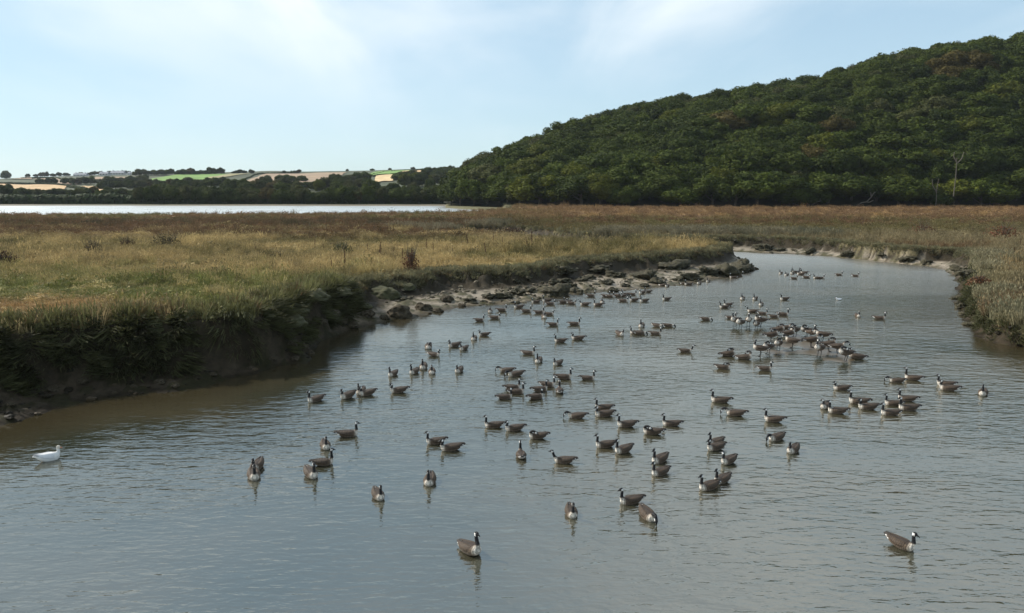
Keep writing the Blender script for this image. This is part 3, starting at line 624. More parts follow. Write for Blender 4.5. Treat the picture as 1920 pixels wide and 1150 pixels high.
# long grass hanging over the lip of the banks
def lip(line, dens, out_mul=1.):
    Xs, Ys = [], []
    for a, b in zip(line[:-1], line[1:]):
        L = math.hypot(b[0] - a[0], b[1] - a[1]); d = .5 * (a[1] + b[1])
        if d < 14 or d > 125: continue
        k = int(L * 1.25 * dens * min(1.6, max(.4, 45 / d))); f = rng.uniform(0, 1, k); o_ = rng.uniform(-1.3, 3.6 if (d < 46 and a[0] < 0) else 1., k)
        nx, ny = (b[1] - a[1]) / (L + 1e-6), -(b[0] - a[0]) / (L + 1e-6)
        Xs.append(a[0] + (b[0] - a[0]) * f + nx * o_); Ys.append(a[1] + (b[1] - a[1]) * f + ny * o_)
    return np.concatenate(Xs), np.concatenate(Ys)
X, Y = lip(BAND, 60)
Z, iw, ib, uu, db, _, n2, _ = terrain(X, Y, True); e = .25
gxn = (terrain(X + e, Y) - terrain(X - e, Y)) / (2 * e); gyn = (terrain(X, Y + e) - terrain(X, Y - e)) / (2 * e)
ok = ~iw & (~ib | (Y > 46) | (X > 0) | (fbm(X * .9, Y * .9, 44) < .6 + .35 * (uu - .5))) & (~ib | (uu > np.where((Y < 44) & (X < 0), .5, np.where((Y < 60) & (X > 17), .45, .84)))); X, Y, Z, gxn, gyn, db, ib = X[ok], Y[ok], Z[ok], gxn[ok], gyn[ok], db[ok], ib[ok]
st = np.minimum(np.hypot(gxn, gyn), 2.2); az_ = np.arctan2(-gyn, -gxn); lean_ = .25 + .55 * np.arctan(st) + np.where(ib & (Y < 46) & (X < 0), .85, 0.)
# lean each tuft downhill about the horizontal axis across the slope, after a spin about its own axis
rotm = []
for a_, l_ in zip(az_ + rng.normal(0, .35, len(X)), lean_ + rng.normal(0, .12, len(X))):
    m = Matrix.Rotation(l_, 3, Vector((-math.sin(a_), math.cos(a_), 0))) @ Matrix.Rotation(random.uniform(0, 6.28), 3, 'Z'); rotm.append(m.to_euler()[:])
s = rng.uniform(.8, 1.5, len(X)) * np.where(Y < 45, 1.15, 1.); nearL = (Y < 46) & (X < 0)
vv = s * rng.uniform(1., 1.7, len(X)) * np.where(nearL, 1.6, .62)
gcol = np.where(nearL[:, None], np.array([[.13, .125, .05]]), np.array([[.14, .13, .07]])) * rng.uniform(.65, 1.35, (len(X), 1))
fc = ib & (nearL | ((X > 17) & (Y < 60))); gcol[fc] = np.array([.055, .056, .023]) * rng.uniform(.6, 1.3, (fc.sum(), 1)); br = rng.uniform(0, 1, len(X)) < .1; gcol[br & ~fc] = np.array([.13, .09, .045])  # peat-dark face tufts; shade of the bank face and undercut painted in too
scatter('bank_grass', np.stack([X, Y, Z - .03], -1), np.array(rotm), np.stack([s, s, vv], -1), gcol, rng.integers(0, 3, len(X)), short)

# grey rushes standing along the far bank and on the near right bank
def clumps(spots, n, radx, rady, hs, cols):
    Xa, Ya, Sa, Ca = [], [], [], []
    for (x0, y0) in spots:
        k = n; Xa.append(x0 + rng.normal(0, radx, k)); Ya.append(y0 + rng.normal(0, rady, k)); Sa.append(np.full(k, 1.) * rng.uniform(*hs, k)); Ca.append(np.tile(cols[rng.integers(len(cols))], (k, 1)) * rng.uniform(.7, 1.3, (k, 1)))
    return [np.concatenate(v) for v in (Xa, Ya, Sa, Ca)]
gsp = [P(x, y, 1.5) for x, y in [(1010, 432), (1035, 438), (1060, 440), (1085, 440), (1110, 441), (1135, 440), (1160, 437), (1215, 437), (1250, 439), (1290, 438), (1330, 437), (1370, 439), (1410, 440), (1450, 440), (1500, 441), (1550, 443), (860, 428), (835, 430), (800, 432), (760, 428), (900, 424), (930, 422)]]
X, Y, S, Cc = clumps(gsp, 120, 1.3, 1.5, (1., 1.9), [np.array([.17, .15, .095]), np.array([.14, .13, .08]), np.array([.2, .17, .105])])
rsp = [P(x, y, 1.0) for x, y in [(1860, 560), (1880, 585), (1905, 590), (1920, 600), (1890, 560), (1950, 610), (2000, 620), (1865, 585), (1935, 575), (1900, 535), (1858, 515), (1880, 500), (1850, 495), (1915, 510)]]
X2, Y2, S2, C2 = clumps(rsp, 130, .7, .8, (.9, 1.5), [np.array([.2, .185, .11]), np.array([.19, .16, .085]), np.array([.16, .11, .058]), np.array([.22, .195, .115])])
X, Y, S, Cc = np.concatenate([X, X2]), np.concatenate([Y, Y2]), np.concatenate([S, S2]), np.concatenate([Cc, C2])
Z, iw, ib, uu, *_ = terrain(X, Y, True); ok = ~iw & (~ib | (uu > .85)); X, Y, Z, S, Cc = X[ok], Y[ok], Z[ok], S[ok], Cc[ok]
scatter('rushes', np.stack([X, Y, Z - .04], -1), np.stack([rng.normal(0, .12, len(X)), rng.normal(.08, .12, len(X)), rng.uniform(0, 6.28, len(X))], -1), np.stack([S, S, S * 1.1], -1), Cc, rng.integers(3, 6, len(X)), PROT)

# dock stems: every seed spike is a plant of its own
M_dock = plain_mat('dock_seed', (.1, .052, .03), rough=.9, vary=.3, scale=8)
def dock_mesh(seed):
    r = np.random.default_rng(seed); pts = [(0, 0, -.05), (.02, .01, .4), (.035, .0, .8), (.02, .02, 1.)]; T = [tube(pts, [.012, .011, .008, .004], 5)]; V0, F0 = [], []
    for k in range(2):
        q = r.uniform(0, 6.28); z = r.uniform(.45, .6); T.append(tube([(.02, 0, z), (.02 + .07 * math.cos(q), .07 * math.sin(q), z + .17), (.02 + .1 * math.cos(q), .1 * math.sin(q), z + .32)], [.007, .006, .003], 4))
    c = []
    for k in range(90):
        z = r.uniform(.4, 1.) ** .9; c.append((.03 + r.normal() * .022 * (1.3 - z), r.normal() * .022 * (1.3 - z), z))
    c = np.array(c); nn = r.normal(size=c.shape); nn /= np.linalg.norm(nn, axis=1)[:, None]; V, F = leaf_quads(c, nn, r.uniform(.018, .034, len(c)), r)
    T.append((V, F)); return join_tubes('dock_plant', T, False)
DOCK = [dock_mesh(s_) for s_ in range(4)]
for m in DOCK: m.materials.append(M_dock)
docks = [(647, 497, 38), (663, 481, 30), (712, 487, 30), (753, 497, 34), (797, 477, 30), (813, 480, 30), (835, 477, 26), (850, 480, 28), (880, 470, 34), (913, 487, 30), (998, 470, 40), (992, 471, 32), (977, 463, 24), (1042, 463, 22), (1093, 463, 20), (1117, 467, 22), (1147, 470, 18), (940, 467, 26), (957, 470, 28),
         (623, 510, 26), (633, 511, 24), (648, 508, 40), (710, 491, 36), (736, 478, 24), (770, 480, 22), (690, 476, 22), (520, 470, 20), (560, 466, 18), (590, 470, 22), (482, 478, 20), (608, 474, 26), (868, 464, 20), (925, 462, 22), (1010, 460, 22), (1062, 470, 16), (1180, 470, 14), (1212, 466, 16),
         (1888, 516, 26), (1884, 494, 18), (1905, 492, 24), (1915, 470, 26), (1900, 452, 20), (1870, 450, 16), (1820, 440, 16), (1790, 442, 14), (1745, 436, 14), (1850, 440, 18), (1910, 520, 18), (330, 452, 18), (250, 462, 16), (180, 480, 18), (420, 455, 16)]
for k, (px_, py_, h_) in enumerate(sorted(docks)):
    zb = 1.5 if px_ < 1700 else 1.3
    x, y = P(px_, py_, zb); z = float(terrain(np.array([x]), np.array([y]))[0]); o = link('dock_plant', DOCK[k % 4])
    hm = h_ * (.988 * y + 1) / FPX * random.uniform(.6, 1.05); o.location = (x, y, z); o.scale = (hm * .9, hm * .9, hm); o.rotation_euler = (random.uniform(-.25, .25), random.uniform(-.25, .25), random.uniform(0, 6.28))
    hs = 'Tall' if hm > 1.55 else 'Short' if hm < 1. else 'Middling'
    o['label'] = '%s reddish brown dock seed spike on the %s, %s dock from the left' % (hs, 'left marsh' if px_ < 480 else 'spit of marsh' if px_ < 1300 else 'right bank', ORD(k + 1)); o['category'] = 'plant'; o['group'] = 'dock seed spikes on the marsh'
# scrubby shrubs
M_shrub = foliage_mat('dry_shrub', 'INSTANCER', rough=.9, trans=.15, vary=.35, nscale=3)
def shrub(px_, py_, w_, h_, tint, label, dense=1.):
    x, y = P(px_, py_, 1.5); z = float(terrain(np.array([x]), np.array([y]))[0]); sc = (.988 * y + 1) / FPX; rx, hh = w_ * sc / 2, h_ * sc; r = np.random.default_rng(abs(int(px_)))
    o = bpy.data.objects.new('shrub', None); C.objects.link(o); o.location = (x, y, z); o['label'] = label; o['category'] = 'shrub'
    n = int(700 * dense); d = r.normal(size=(n, 3)); d /= np.linalg.norm(d, axis=1)[:, None]; d[:, 2] = np.abs(d[:, 2]); p = d * np.array([rx, rx * .8, hh]) * (r.uniform(.15, 1, (n, 1)) ** .5) * (.7 + .5 * fbm(d[:, 0] * 2, d[:, 1] * 2 + d[:, 2], 3)[:, None])
    nn = d + r.normal(size=(n, 3)) * .8; nn /= np.linalg.norm(nn, axis=1)[:, None]; V, F = leaf_quads(p, nn, r.uniform(.03, .06, n) * (1 + rx * .3), r)
    f = link('foliage', np_mesh('foliage', V, [F], False), M_shrub, o); f['tint'] = tint
    T = []
    for k in range(22):
        q = r.uniform(0, 6.28); a_ = r.uniform(.2, 1.05); T.append(tube([(0, 0, -.05), (rx * a_ * .4 * math.cos(q), rx * a_ * .4 * math.sin(q), hh * .5), (rx * a_ * math.cos(q), rx * a_ * math.sin(q), hh * r.uniform(.8, 1.25))], [.03, .018, .006], 4))
    t = link('stem', join_tubes('stem', T), M_bark, o); t['kind'] = 'stuff'
shrub(312, 468, 62, 34, [.06, .05, .025], 'Spreading dark twiggy shrub among straw grass on the left marsh')
shrub(770, 508, 38, 46, [.13, .065, .035], 'Upright reddish brown shrub on the edge of the spit')
shrub(517, 492, 46, 22, [.055, .042, .022], 'Low dark brown shrub in green grass behind the left bank')
shrub(10, 502, 60, 34, [.06, .034, .018], 'Dark brown shrub at the left edge of the marsh')
shrub(176, 484, 44, 38, [.085, .06, .03], 'Brown dock covered shrub left of the twiggy shrub')
shrub(240, 470, 36, 26, [.08, .05, .028], 'Small brown shrub left beside the spreading twiggy shrub')
shrub(640, 478, 50, 26, [.085, .085, .035], 'Olive green leafy shrub behind the dock spikes')
shrub(1730, 440, 60, 24, [.11, .055, .03], 'Reddish brown shrub on the far right marsh')
shrub(1880, 447, 70, 30, [.12, .05, .026], 'Rust red shrub at the right edge above the bank')
shrub(1838, 522, 48, 20, [.12, .06, .032], 'Rusty low shrub on the brink of the right bank')
shrub(958, 440, 70, 16, [.075, .04, .025], 'Dark maroon scrub in front of the pale mud patch')

# ------------------------------------------------------------------ clods, slumped turf and stones on the mud
M_weed = plain_mat('weedy_clod', (.016, .014, .007), rough=.8, scale=5, bump=.05, col2=(.06, .052, .026))
M_moss = plain_mat('turf_block', (.03, .03, .013), rough=.9, scale=3, bump=.06, col2=(.062, .06, .026))
M_stone = plain_mat('muddy_stone', (.02, .016, .01), rough=.9, scale=4, spec=.1, bump=.03, col2=(.07, .057, .038))
def clod_mesh(name, seed, sub=4, rough_=.4, flat=.5):
    bm = bmesh.new(); bmesh.ops.create_icosphere(bm, subdivisions=sub, radius=1); o3 = Vector((seed * 3.1, seed * 1.7, seed))
    for v in bm.verts:
        d = v.co.normalized(); k = 1 + rough_ * (mnoise.noise(d * 1.3 + o3) + .6 * mnoise.noise(d * 3.1 + o3) + .4 * mnoise.noise(d * 7 + o3) + .25 * mnoise.noise(d * 15 + o3))
        v.co = Vector((d.x * k, d.y * k, max(d.z * k, -.5) * flat))
    me = bpy.data.meshes.new(name); bm.to_mesh(me); bm.free(); me.polygons.foreach_set('use_smooth', [sub > 3] * len(me.polygons)); return me
CL = {'weedy_clod': ([clod_mesh('weedy_clod', s_, 4, .8) for s_ in range(5)], M_weed), 'turf_block': ([clod_mesh('turf_block', 20 + s_, 4, .28, .6) for s_ in range(3)], M_moss), 'stone': ([clod_mesh('stone', 40 + s_, 3, .35, .6) for s_ in range(4)], M_stone)}
for k_, (ms, m_) in CL.items():
    for me in ms: me.materials.append(m_)
def land(px_, py_):
    x, y, z = march(px_, py_, lambda a, b: np.maximum(terrain(a, b), -.02), 14, 130, 500); return x, y, z
clods = [('weedy_clod', v) for v in [(1060, 517, 38), (1120, 509, 32), (1156, 517, 27), (1105, 523, 24), (1135, 534, 24), (1212, 522, 46), (1257, 503, 48), (1037, 533, 25), (1062, 529, 24), (1073, 540, 24), (1037, 551, 46), (996, 547, 26), (1080, 548, 24), (972, 553, 30), (1298, 523, 38), (1324, 513, 42), (1350, 514, 50), (1392, 503, 48), (1376, 508, 40), (1173, 538, 18), (1206, 537, 18), (1150, 546, 20), (1232, 531, 26), (1272, 527, 24), (1015, 541, 16), (945, 560, 26), (1090, 527, 18), (880, 565, 26), (915, 558, 24),
         (1437, 468, 34), (1463, 471, 24), (1700, 487, 26), (1738, 494, 22), (1800, 507, 26), (1810, 520, 24), (1802, 578, 24), (1812, 592, 28), (1826, 612, 30), (1794, 562, 18), (1520, 474, 20), (1590, 478, 22), (1655, 483, 20)]]
clods += [('turf_block', v) for v in [(720, 556, 66), (680, 576, 36), (543, 603, 66), (590, 573, 62), (560, 592, 40), (640, 556, 50), (760, 540, 40), (475, 575, 50)]]
clods += [('stone', v) for v in [(750, 588, 46), (793, 581, 34), (838, 565, 34), (617, 600, 44), (638, 606, 30), (600, 615, 30), (565, 655, 36), (578, 665, 24), (545, 648, 30), (43, 772, 34), (20, 760, 30), (157, 722, 34), (300, 718, 40), (330, 728, 24), (215, 738, 24), (470, 690, 26), (510, 678, 30), (555, 676, 22), (690, 592, 26), (720, 598, 22), (660, 612, 26), (865, 574, 20), (820, 586, 22), (100, 735, 44), (60, 740, 30), (250, 728, 26), (400, 708, 26), (1414, 505, 16), (1693, 491, 12)]]
names_c = {'weedy_clod': ('Dark weedy mud clod', 'weedy clods on the mud slopes'), 'turf_block': ('Slumped mossy turf block', 'slumped turf blocks along the left bank'), 'stone': ('Muddy grey brown stone', 'stones on the left foreshore')}
tot_k = {}
for kind_, v in sorted(clods, key=lambda c_: (c_[0], c_[1][0])):
    px_, py_, w_ = v; x, y, z = land(px_, py_); sc = (.988 * y + 1) / FPX; ms, _ = CL[kind_]; w_ = w_ * (.6 if kind_ == 'stone' and px_ < 540 else 1); tot_k[kind_] = tot_k.get(kind_, 0) + 1
    o = link(kind_, ms[tot_k[kind_] % len(ms)]); r_ = w_ * sc / 2; o.location = (x, y, max(z, 0) - .02); o.rotation_euler = (0, 0, random.uniform(0, 6.28)); o.scale = (r_, r_ * random.uniform(.7, 1), r_ * random.uniform(.8, 1.25) * (.65 if kind_ == 'turf_block' else 1))
    t_, g_ = names_c[kind_]; where = 'on the far right bank' if px_ > 1425 else 'at the tip of the spit' if px_ > 1290 else 'on the mud slope of the spit' if px_ > 870 else 'under the left bank'
    o['label'] = '%s %s, %s such from the left' % (t_, where, ORD(tot_k[kind_])); o['category'] = {'weedy_clod': 'mud clod', 'turf_block': 'turf block', 'stone': 'stone'}[kind_]; o['group'] = g_
# small rubble and crumbs of peat lying on the mud: uncountable
X, Y = sample_marsh(60000, -100, 1960, 20, 125, 1.8)
Z, iw, ib, uu, db, _, n2, dw = terrain(X, Y, True); ok = ib & (Z > .0) & (uu < .85) & (rng.uniform(0, 1, len(X)) < (.06 + .5 * sst(.42, .62, fbm(X * .8, Y * .8, 66))) * np.where(Y < 46, .22, 1.7)); X, Y, Z, uu = X[ok], Y[ok], Z[ok], uu[ok]
pebs = []
for k in range(3):
    o = link('rubble_stone', clod_mesh('rubble_stone', 60 + k, 2, .4, .65), None, kind='stuff'); x, y, z = land(640 + 60 * k, 603 - 4 * k); o.location = (x, y, z); o.scale = (.12,) * 3; o['tint'] = [.1, .085, .055]; pebs.append(o)
M_rub = foliage_mat('rubble', 'INSTANCER', rough=.7, trans=0., vary=.35, nscale=8)
for o in pebs: o.data.materials.append(M_rub)
s = .035 + .11 * rng.uniform(0, 1, len(X)) ** 3; s *= (1 + Y / 130); base = np.where(rng.uniform(0, 1, (len(X), 1)) < .7, np.array([[.04, .034, .017]]), np.array([[.15, .125, .085]]))
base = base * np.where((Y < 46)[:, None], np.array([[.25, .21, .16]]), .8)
scatter('rubble', np.stack([X, Y, Z], -1), np.stack([np.zeros(len(X)), np.zeros(len(X)), rng.uniform(0, 6.28, len(X))], -1), np.stack([s * 1.3, s, s], -1), base * rng.uniform(.7, 1.3, (len(X), 1)), rng.integers(0, 3, len(X)), pebs)

# ------------------------------------------------------------------ geese
def feather_mat():
    def b(t, o):
        a = N(t, 'ShaderNodeAttribute', attribute_name='plumage'); tcd = N(t, 'ShaderNodeTexCoord')
        wv = N(t, 'ShaderNodeTexWave', wave_type='BANDS', bands_direction='X'); wv.inputs['Scale'].default_value = 7; wv.inputs['Distortion'].default_value = 5; wv.inputs['Detail'].default_value = 2; wv.inputs['Detail Scale'].default_value = 6
        t.links.new(tcd.outputs['Object'], wv.inputs['Vector'])
        mr = N(t, 'ShaderNodeMapRange'); mr.inputs['To Min'].default_value = .55; mr.inputs['To Max'].default_value = 1.5; t.links.new(wv.outputs['Fac'], mr.inputs['Value'])
        mu = N(t, 'ShaderNodeVectorMath', operation='SCALE'); t.links.new(a.outputs['Vector'], mu.inputs[0]); t.links.new(mr.outputs[0], mu.inputs['Scale'])
        p = N(t, 'ShaderNodeBsdfPrincipled'); p.inputs['Roughness'].default_value = .6; p.inputs['Specular IOR Level'].default_value = .25; t.links.new(mu.outputs[0], p.inputs['Base Color'])
        bp = N(t, 'ShaderNodeBump'); bp.inputs['Distance'].default_value = .006; t.links.new(wv.outputs['Fac'], bp.inputs['Height']); t.links.new(bp.outputs[0], p.inputs['Normal']); t.links.new(p.outputs[0], o.inputs['Surface'])
    return material('plumage', b)
M_plum = feather_mat(); M_wplum = attr_mat('white_plumage', 'plumage', rough=.7, vary=.1, scale=12, bump=.004); M_bill = plain_mat('black_bill', (.012, .012, .012), rough=.35, vary=.1); M_pink = plain_mat('orange_pink_bill', (.5, .22, .12), rough=.4, vary=.1)
BODY = [(-.43, .15, .022, .006), (-.37, .143, .055, .016), (-.30, .125, .085, .04), (-.20, .095, .125, .08), (-.08, .07, .148, .108), (.04, .06, .152, .12), (.14, .06, .14, .118), (.21, .068, .115, .1), (.262, .078, .078, .07), (.29, .085, .03, .03)]
# pose: neck points, head centre, bill direction, standing?
POSES = {
 'U': ([(.2, 0, .1), (.255, 0, .175), (.258, 0, .25), (.25, 0, .32), (.258, 0, .375)], (.275, 0, .395), (1, 0, -.12), 0),
 'T': ([(.2, 0, .1), (.25, 0, .19), (.25, 0, .29), (.248, 0, .38), (.252, 0, .425)], (.268, 0, .447), (1, 0, -.05), 0),
 'S': ([(.2, 0, .1), (.265, 0, .155), (.26, 0, .205), (.238, 0, .25), (.245, 0, .295)], (.265, 0, .312), (1, 0, -.15), 0),
 'L': ([(.2, 0, .1), (.255, 0, .17), (.255, 0, .235), (.25, 0, .29), (.252, .01, .325)], (.256, .028, .345), (.25, 1, -.1), 0),
 'W': ([(.2, 0, .1), (.262, 0, .15), (.265, 0, .19), (.255, 0, .225), (.258, 0, .25)], (.275, 0, .268), (1, 0, -.1), 0),
 'F': ([(.2, 0, .09), (.27, 0, .16), (.315, 0, .23), (.335, 0, .3), (.35, 0, .335)], (.37, 0, .35), (1, 0, .1), 0),
 'D': ([(.2, 0, .1), (.285, 0, .18), (.345, 0, .215), (.4, 0, .2), (.425, 0, .15)], (.436, 0, .118), (.45, 0, -.9), 0),
 'H': ([(.2, 0, .08), (.28, 0, .11), (.34, 0, .1), (.38, 0, .05), (.39, 0, -.02)], (.39, 0, -.06), (.2, 0, -1), 0),
 'P': ([(.2, 0, .1), (.25, .02, .19), (.225, .06, .26), (.16, .1, .27), (.105, .125, .245)], (.075, .135, .222), (-.75, .1, -.65), 0),
 'K': ([(.2, 0, .1), (.23, .02, .185), (.19, .05, .235), (.13, .055, .24), (.08, .05, .232)], (.055, .045, .222), (-1, -.1, -.25), 0),
}
for k_ in 'USPKDL': POSES['s' + k_] = (*POSES[k_][:3], 1)
BROWN, DBROWN, BUFF, WHITE, BLACK = [np.array(c_) for c_ in ((.075, .05, .031), (.038, .026, .018), (.38, .325, .26), (.66, .64, .6), (.009, .009, .010))]
dg = bpy.context.evaluated_depsgraph_get()
def loft(secs, n=18):
    V, F = [], []
    for x, zc, hw, hh in secs:
        for k in range(n):
            q = 2 * math.pi * k / n; V.append((x, hw * math.cos(q), zc + hh * math.sin(q) * (1 if math.sin(q) > 0 else .95)))
    for i in range(len(secs) - 1):
        for k in range(n): F.append((i * n + k, i * n + (k + 1) % n, (i + 1) * n + (k + 1) % n, (i + 1) * n + k))
    F2 = [tuple(range(n - 1, -1, -1)), tuple(range((len(secs) - 1) * n, len(secs) * n))]
    return V, F + F2
def smooth_path(pts, m=5):
    out_ = []; p = [np.array(q) for q in pts]; p = [2 * p[0] - p[1]] + p + [2 * p[-1] - p[-2]]
    for i in range(1, len(p) - 2):
        for k in range(m):
            t = k / m; out_.append(.5 * (2 * p[i] + (p[i + 1] - p[i - 1]) * t + (2 * p[i - 1] - 5 * p[i] + 4 * p[i + 1] - p[i + 2]) * t * t + (3 * p[i] - p[i - 1] - 3 * p[i + 1] + p[i + 2]) * t ** 3))
    return out_ + [p[-2]]
def stand(V):                                             # lifts a bird onto its legs, breast a little raised
    a = R(11); V = np.array(V, float); x, z = V[:, 0].copy(), V[:, 2] - .06
    V[:, 0] = x * math.cos(a) - z * math.sin(a); V[:, 2] = x * math.sin(a) + z * math.cos(a) + .32; return V
def union_mesh(name, pieces, voxel):
    bm = bmesh.new()
    for V, F in pieces:
        vs_ = [bm.verts.new(tuple(v)) for v in V]
        for f in F: bm.faces.new([vs_[i] for i in f])
    bmesh.ops.recalc_face_normals(bm, faces=bm.faces); me = bpy.data.meshes.new('tmp'); bm.to_mesh(me); bm.free()
    o = bpy.data.objects.new('tmp', me); C.objects.link(o); md = o.modifiers.new('r', 'REMESH'); md.mode = 'VOXEL'; md.voxel_size = voxel
    sm = o.modifiers.new('s', 'SMOOTH'); sm.iterations = 3; sm.factor = .5
    d_ = bpy.context.evaluated_depsgraph_get(); r_ = bpy.data.meshes.new_from_object(o.evaluated_get(d_)); r_.name = name
    bpy.data.objects.remove(o); bpy.data.meshes.remove(me); return r_
def closed_tube(path, rad, n=12):
    V, F = tube(path, rad, n); m_ = len(path); return V.tolist(), [tuple(f) for f in F] + [tuple(range(n - 1, -1, -1)), tuple(range((m_ - 1) * n, m_ * n))]
def wing_mesh(side):
    secs = [(-.40, .178, .012, .006), (-.33, .182, .03, .012), (-.24, .165, .055, .022), (-.12, .14, .075, .042), (.0, .125, .082, .055), (.1, .115, .07, .055), (.16, .108, .04, .04), (.185, .105, .01, .012)]
    offs = [.022, .035, .062, .085, .092, .088, .08, .075]; V, F, n = [], [], 12
    for (x, zc, hw, hh), oy in zip(secs, offs):
        for k in range(n):
            q = 2 * math.pi * k / n; y, z = hw * math.cos(q), hh * math.sin(q); V.append((x, side * (oy + y * .9), zc + z - max(0, y) * .55))
    for i in range(len(secs) - 1):
        for k in range(n): F.append((i * n + k, i * n + (k + 1) % n, (i + 1) * n + (k + 1) % n, (i + 1) * n + k))
    return np.array(V), np.array(F)
def build_goose(pose, white=False):
    neck, head, fwd, st_ = POSES[pose]; path = smooth_path(neck); m_ = len(path)
    rad = [.07 + (.039 - .07) * min(1, i / (m_ * .45)) for i in range(m_)]; rad = [r_ if i < m_ * .7 else .036 for i, r_ in enumerate(rad)]
    f = Vector(fwd).normalized(); sd_ = Vector((0, 0, 1)).cross(f)
    sd_ = sd_.normalized() if sd_.length > .05 else Vector((0, 1, 0)); up = f.cross(sd_)
    if up.z < 0 and abs(f.z) < .8: up = -up
    hv, hf = [], []
    bm = bmesh.new(); bmesh.ops.create_uvsphere(bm, u_segments=14, v_segments=10, radius=1)
    H = Vector(head)
    for v in bm.verts: hv.append(tuple(H + f * v.co.x * .06 + sd_ * v.co.y * .04 + up * v.co.z * .045))
    bm.verts.index_update(); hf = [tuple(v.index for v in q.verts) for q in bm.faces]; bm.free()
    me = union_mesh('goose', [loft(BODY), closed_tube(path, rad), (hv, hf)], .0125)
    n = len(me.vertices); co = np.empty(n * 3); me.vertices.foreach_get('co', co); co = co.reshape(-1, 3)
    pa = np.array(path); dist = np.linalg.norm(co[:, None] - pa[None], axis=2); near = dist.argmin(1); tt = near / (m_ - 1); dm = dist.min(1)
    rel = co - np.array(head); lf, ls, lu = rel @ np.array(f), rel @ np.array(sd_), rel @ np.array(up); hd = np.sqrt((lf / .066) ** 2 + (ls / .046) ** 2 + (lu / .052) ** 2) < 1
    x, z = co[:, 0], co[:, 2]; ay = np.abs(co[:, 1])
    c = np.tile(BROWN, (n, 1)); top = sst(.12, .16, z); c = c * (1 - top[:, None]) + DBROWN * top[:, None]
    fl = (sst(.1, .02, z) * .22)[:, None]; c = c * (1 - fl) + BUFF * .62 * fl
    br_ = (sst(.165, .245, x) * sst(.2, .15, z))[:, None]; c = c * (1 - br_) + BUFF * br_
    c2 = (sst(.2, .27, x))[:, None] * br_; c = c * (1 - c2) + np.array([.47, .43, .37]) * c2
    vent = (x < -.25) & (z < .125); c[vent] = WHITE; c[(x < -.34) & (z > .135)] = BLACK * 1.6
    rump = (x < -.3) & (x > -.345) & (z > .14); c[rump] = WHITE
    nk = (tt > .3) & (dm < .058) & ((np.abs(co - pa[near]) @ np.ones(3)) < .12); c[nk] = BLACK; c[hd] = BLACK
    ck = hd & (lf < .014) & (lf > -.046) & (lu < .018) & (np.abs(ls) > .012) ; c[ck] = WHITE * 1.08
    if white: c = np.tile(np.array([.6, .585, .56]), (n, 1)); c[hd] = np.array([.56, .5, .42])
    bv, bf = tube([tuple(H + f * .045 - up * .006), tuple(H + f * .075 - up * .012), tuple(H + f * .112 - up * .022)], [.023, .016, .006], 8)
    wings = [wing_mesh(1), wing_mesh(-1)]
    if st_:
        co = stand(co); bv = stand(bv); wings = [(stand(v_), f_) for v_, f_ in wings]
    me.vertices.foreach_set('co', co.ravel().astype(np.float32)); me.update()
    vattr(me, 'plumage', c); me.polygons.foreach_set('use_smooth', [True] * len(me.polygons)); me.materials.append(M_wplum if white else M_plum)
    bme_ = np_mesh('bill', bv, [bf]); bme_.materials.append(M_pink if white else M_bill); parts = [('bill', bme_)]
    for v_, f_ in wings:
        wme_ = np_mesh('wing', v_, [f_]); wc = np.tile(BROWN * .72, (len(v_), 1)); xx = np.repeat(np.linspace(0, 1, 8), 12); dk = sst(.5, .0, xx)[:, None]; wc = wc * (1 - dk) + np.array([.03, .023, .018]) * dk
        if white: wc[:] = .54; wc[:24] = .25
        vattr(wme_, 'plumage', wc); wme_.materials.append(M_wplum if white else M_plum); parts.append(('wing', wme_))
    if st_:
        for sd2 in (1, -1):
            lv, lf_ = tube([(.0, .055 * sd2, .27), (-.03, .06 * sd2, .15), (.0, .06 * sd2, .02), (.0, .06 * sd2, -.05)], [.028, .012, .01, .01], 7); fv, ff = tube([(-.01, .06 * sd2, .012), (.04, .06 * sd2, .012), (.085, .06 * sd2, .006)], [.012, .026, .03], 6); fv[:, 2] = fv[:, 2] * .4 + .004
            lm = join_tubes('leg', [(lv, lf_), (fv, ff)]); lm.materials.append(M_bill); parts.append(('leg', lm))
    return me, parts
CACHE = {}
def goose(px_, py_, face, pose, label, scale=1., white=False, group='Canada geese on the creek', cat='goose', z=None, name='goose', flip=False):
    key = (pose, white)
    if key not in CACHE: CACHE[key] = build_goose(pose, white)
    me, parts = CACHE[key]; st_ = POSES[pose][3]; x, y = P(px_, py_, 0.)
    if st_:
        zz = -.07 if z is None else z
    if z is None and st_ and (px_, py_) in ((882, 1036), (1365, 668), (1396, 674), (1606, 673)): zz = -.27
    else: zz = rng.uniform(-.012, .012) if z is None else z
    if z is not None and z > .3: x, y = P(px_, py_, z)
    o = link(name, me); o.location = (x, y, zz); k = scale * rng.uniform(.92, 1.08) * (1.1 if st_ else 1); o.scale = (k, -k if flip else k, k)
    # faces are read off the picture; turn them by the bearing of the bird so they hold on the ground
    o.rotation_euler.z = R(face) - math.atan2(x, y)
    if group: o['group'] = group
    o['label'] = label; o['category'] = cat
    for nm, pm in parts: link(nm, pm, None, o)
    return o
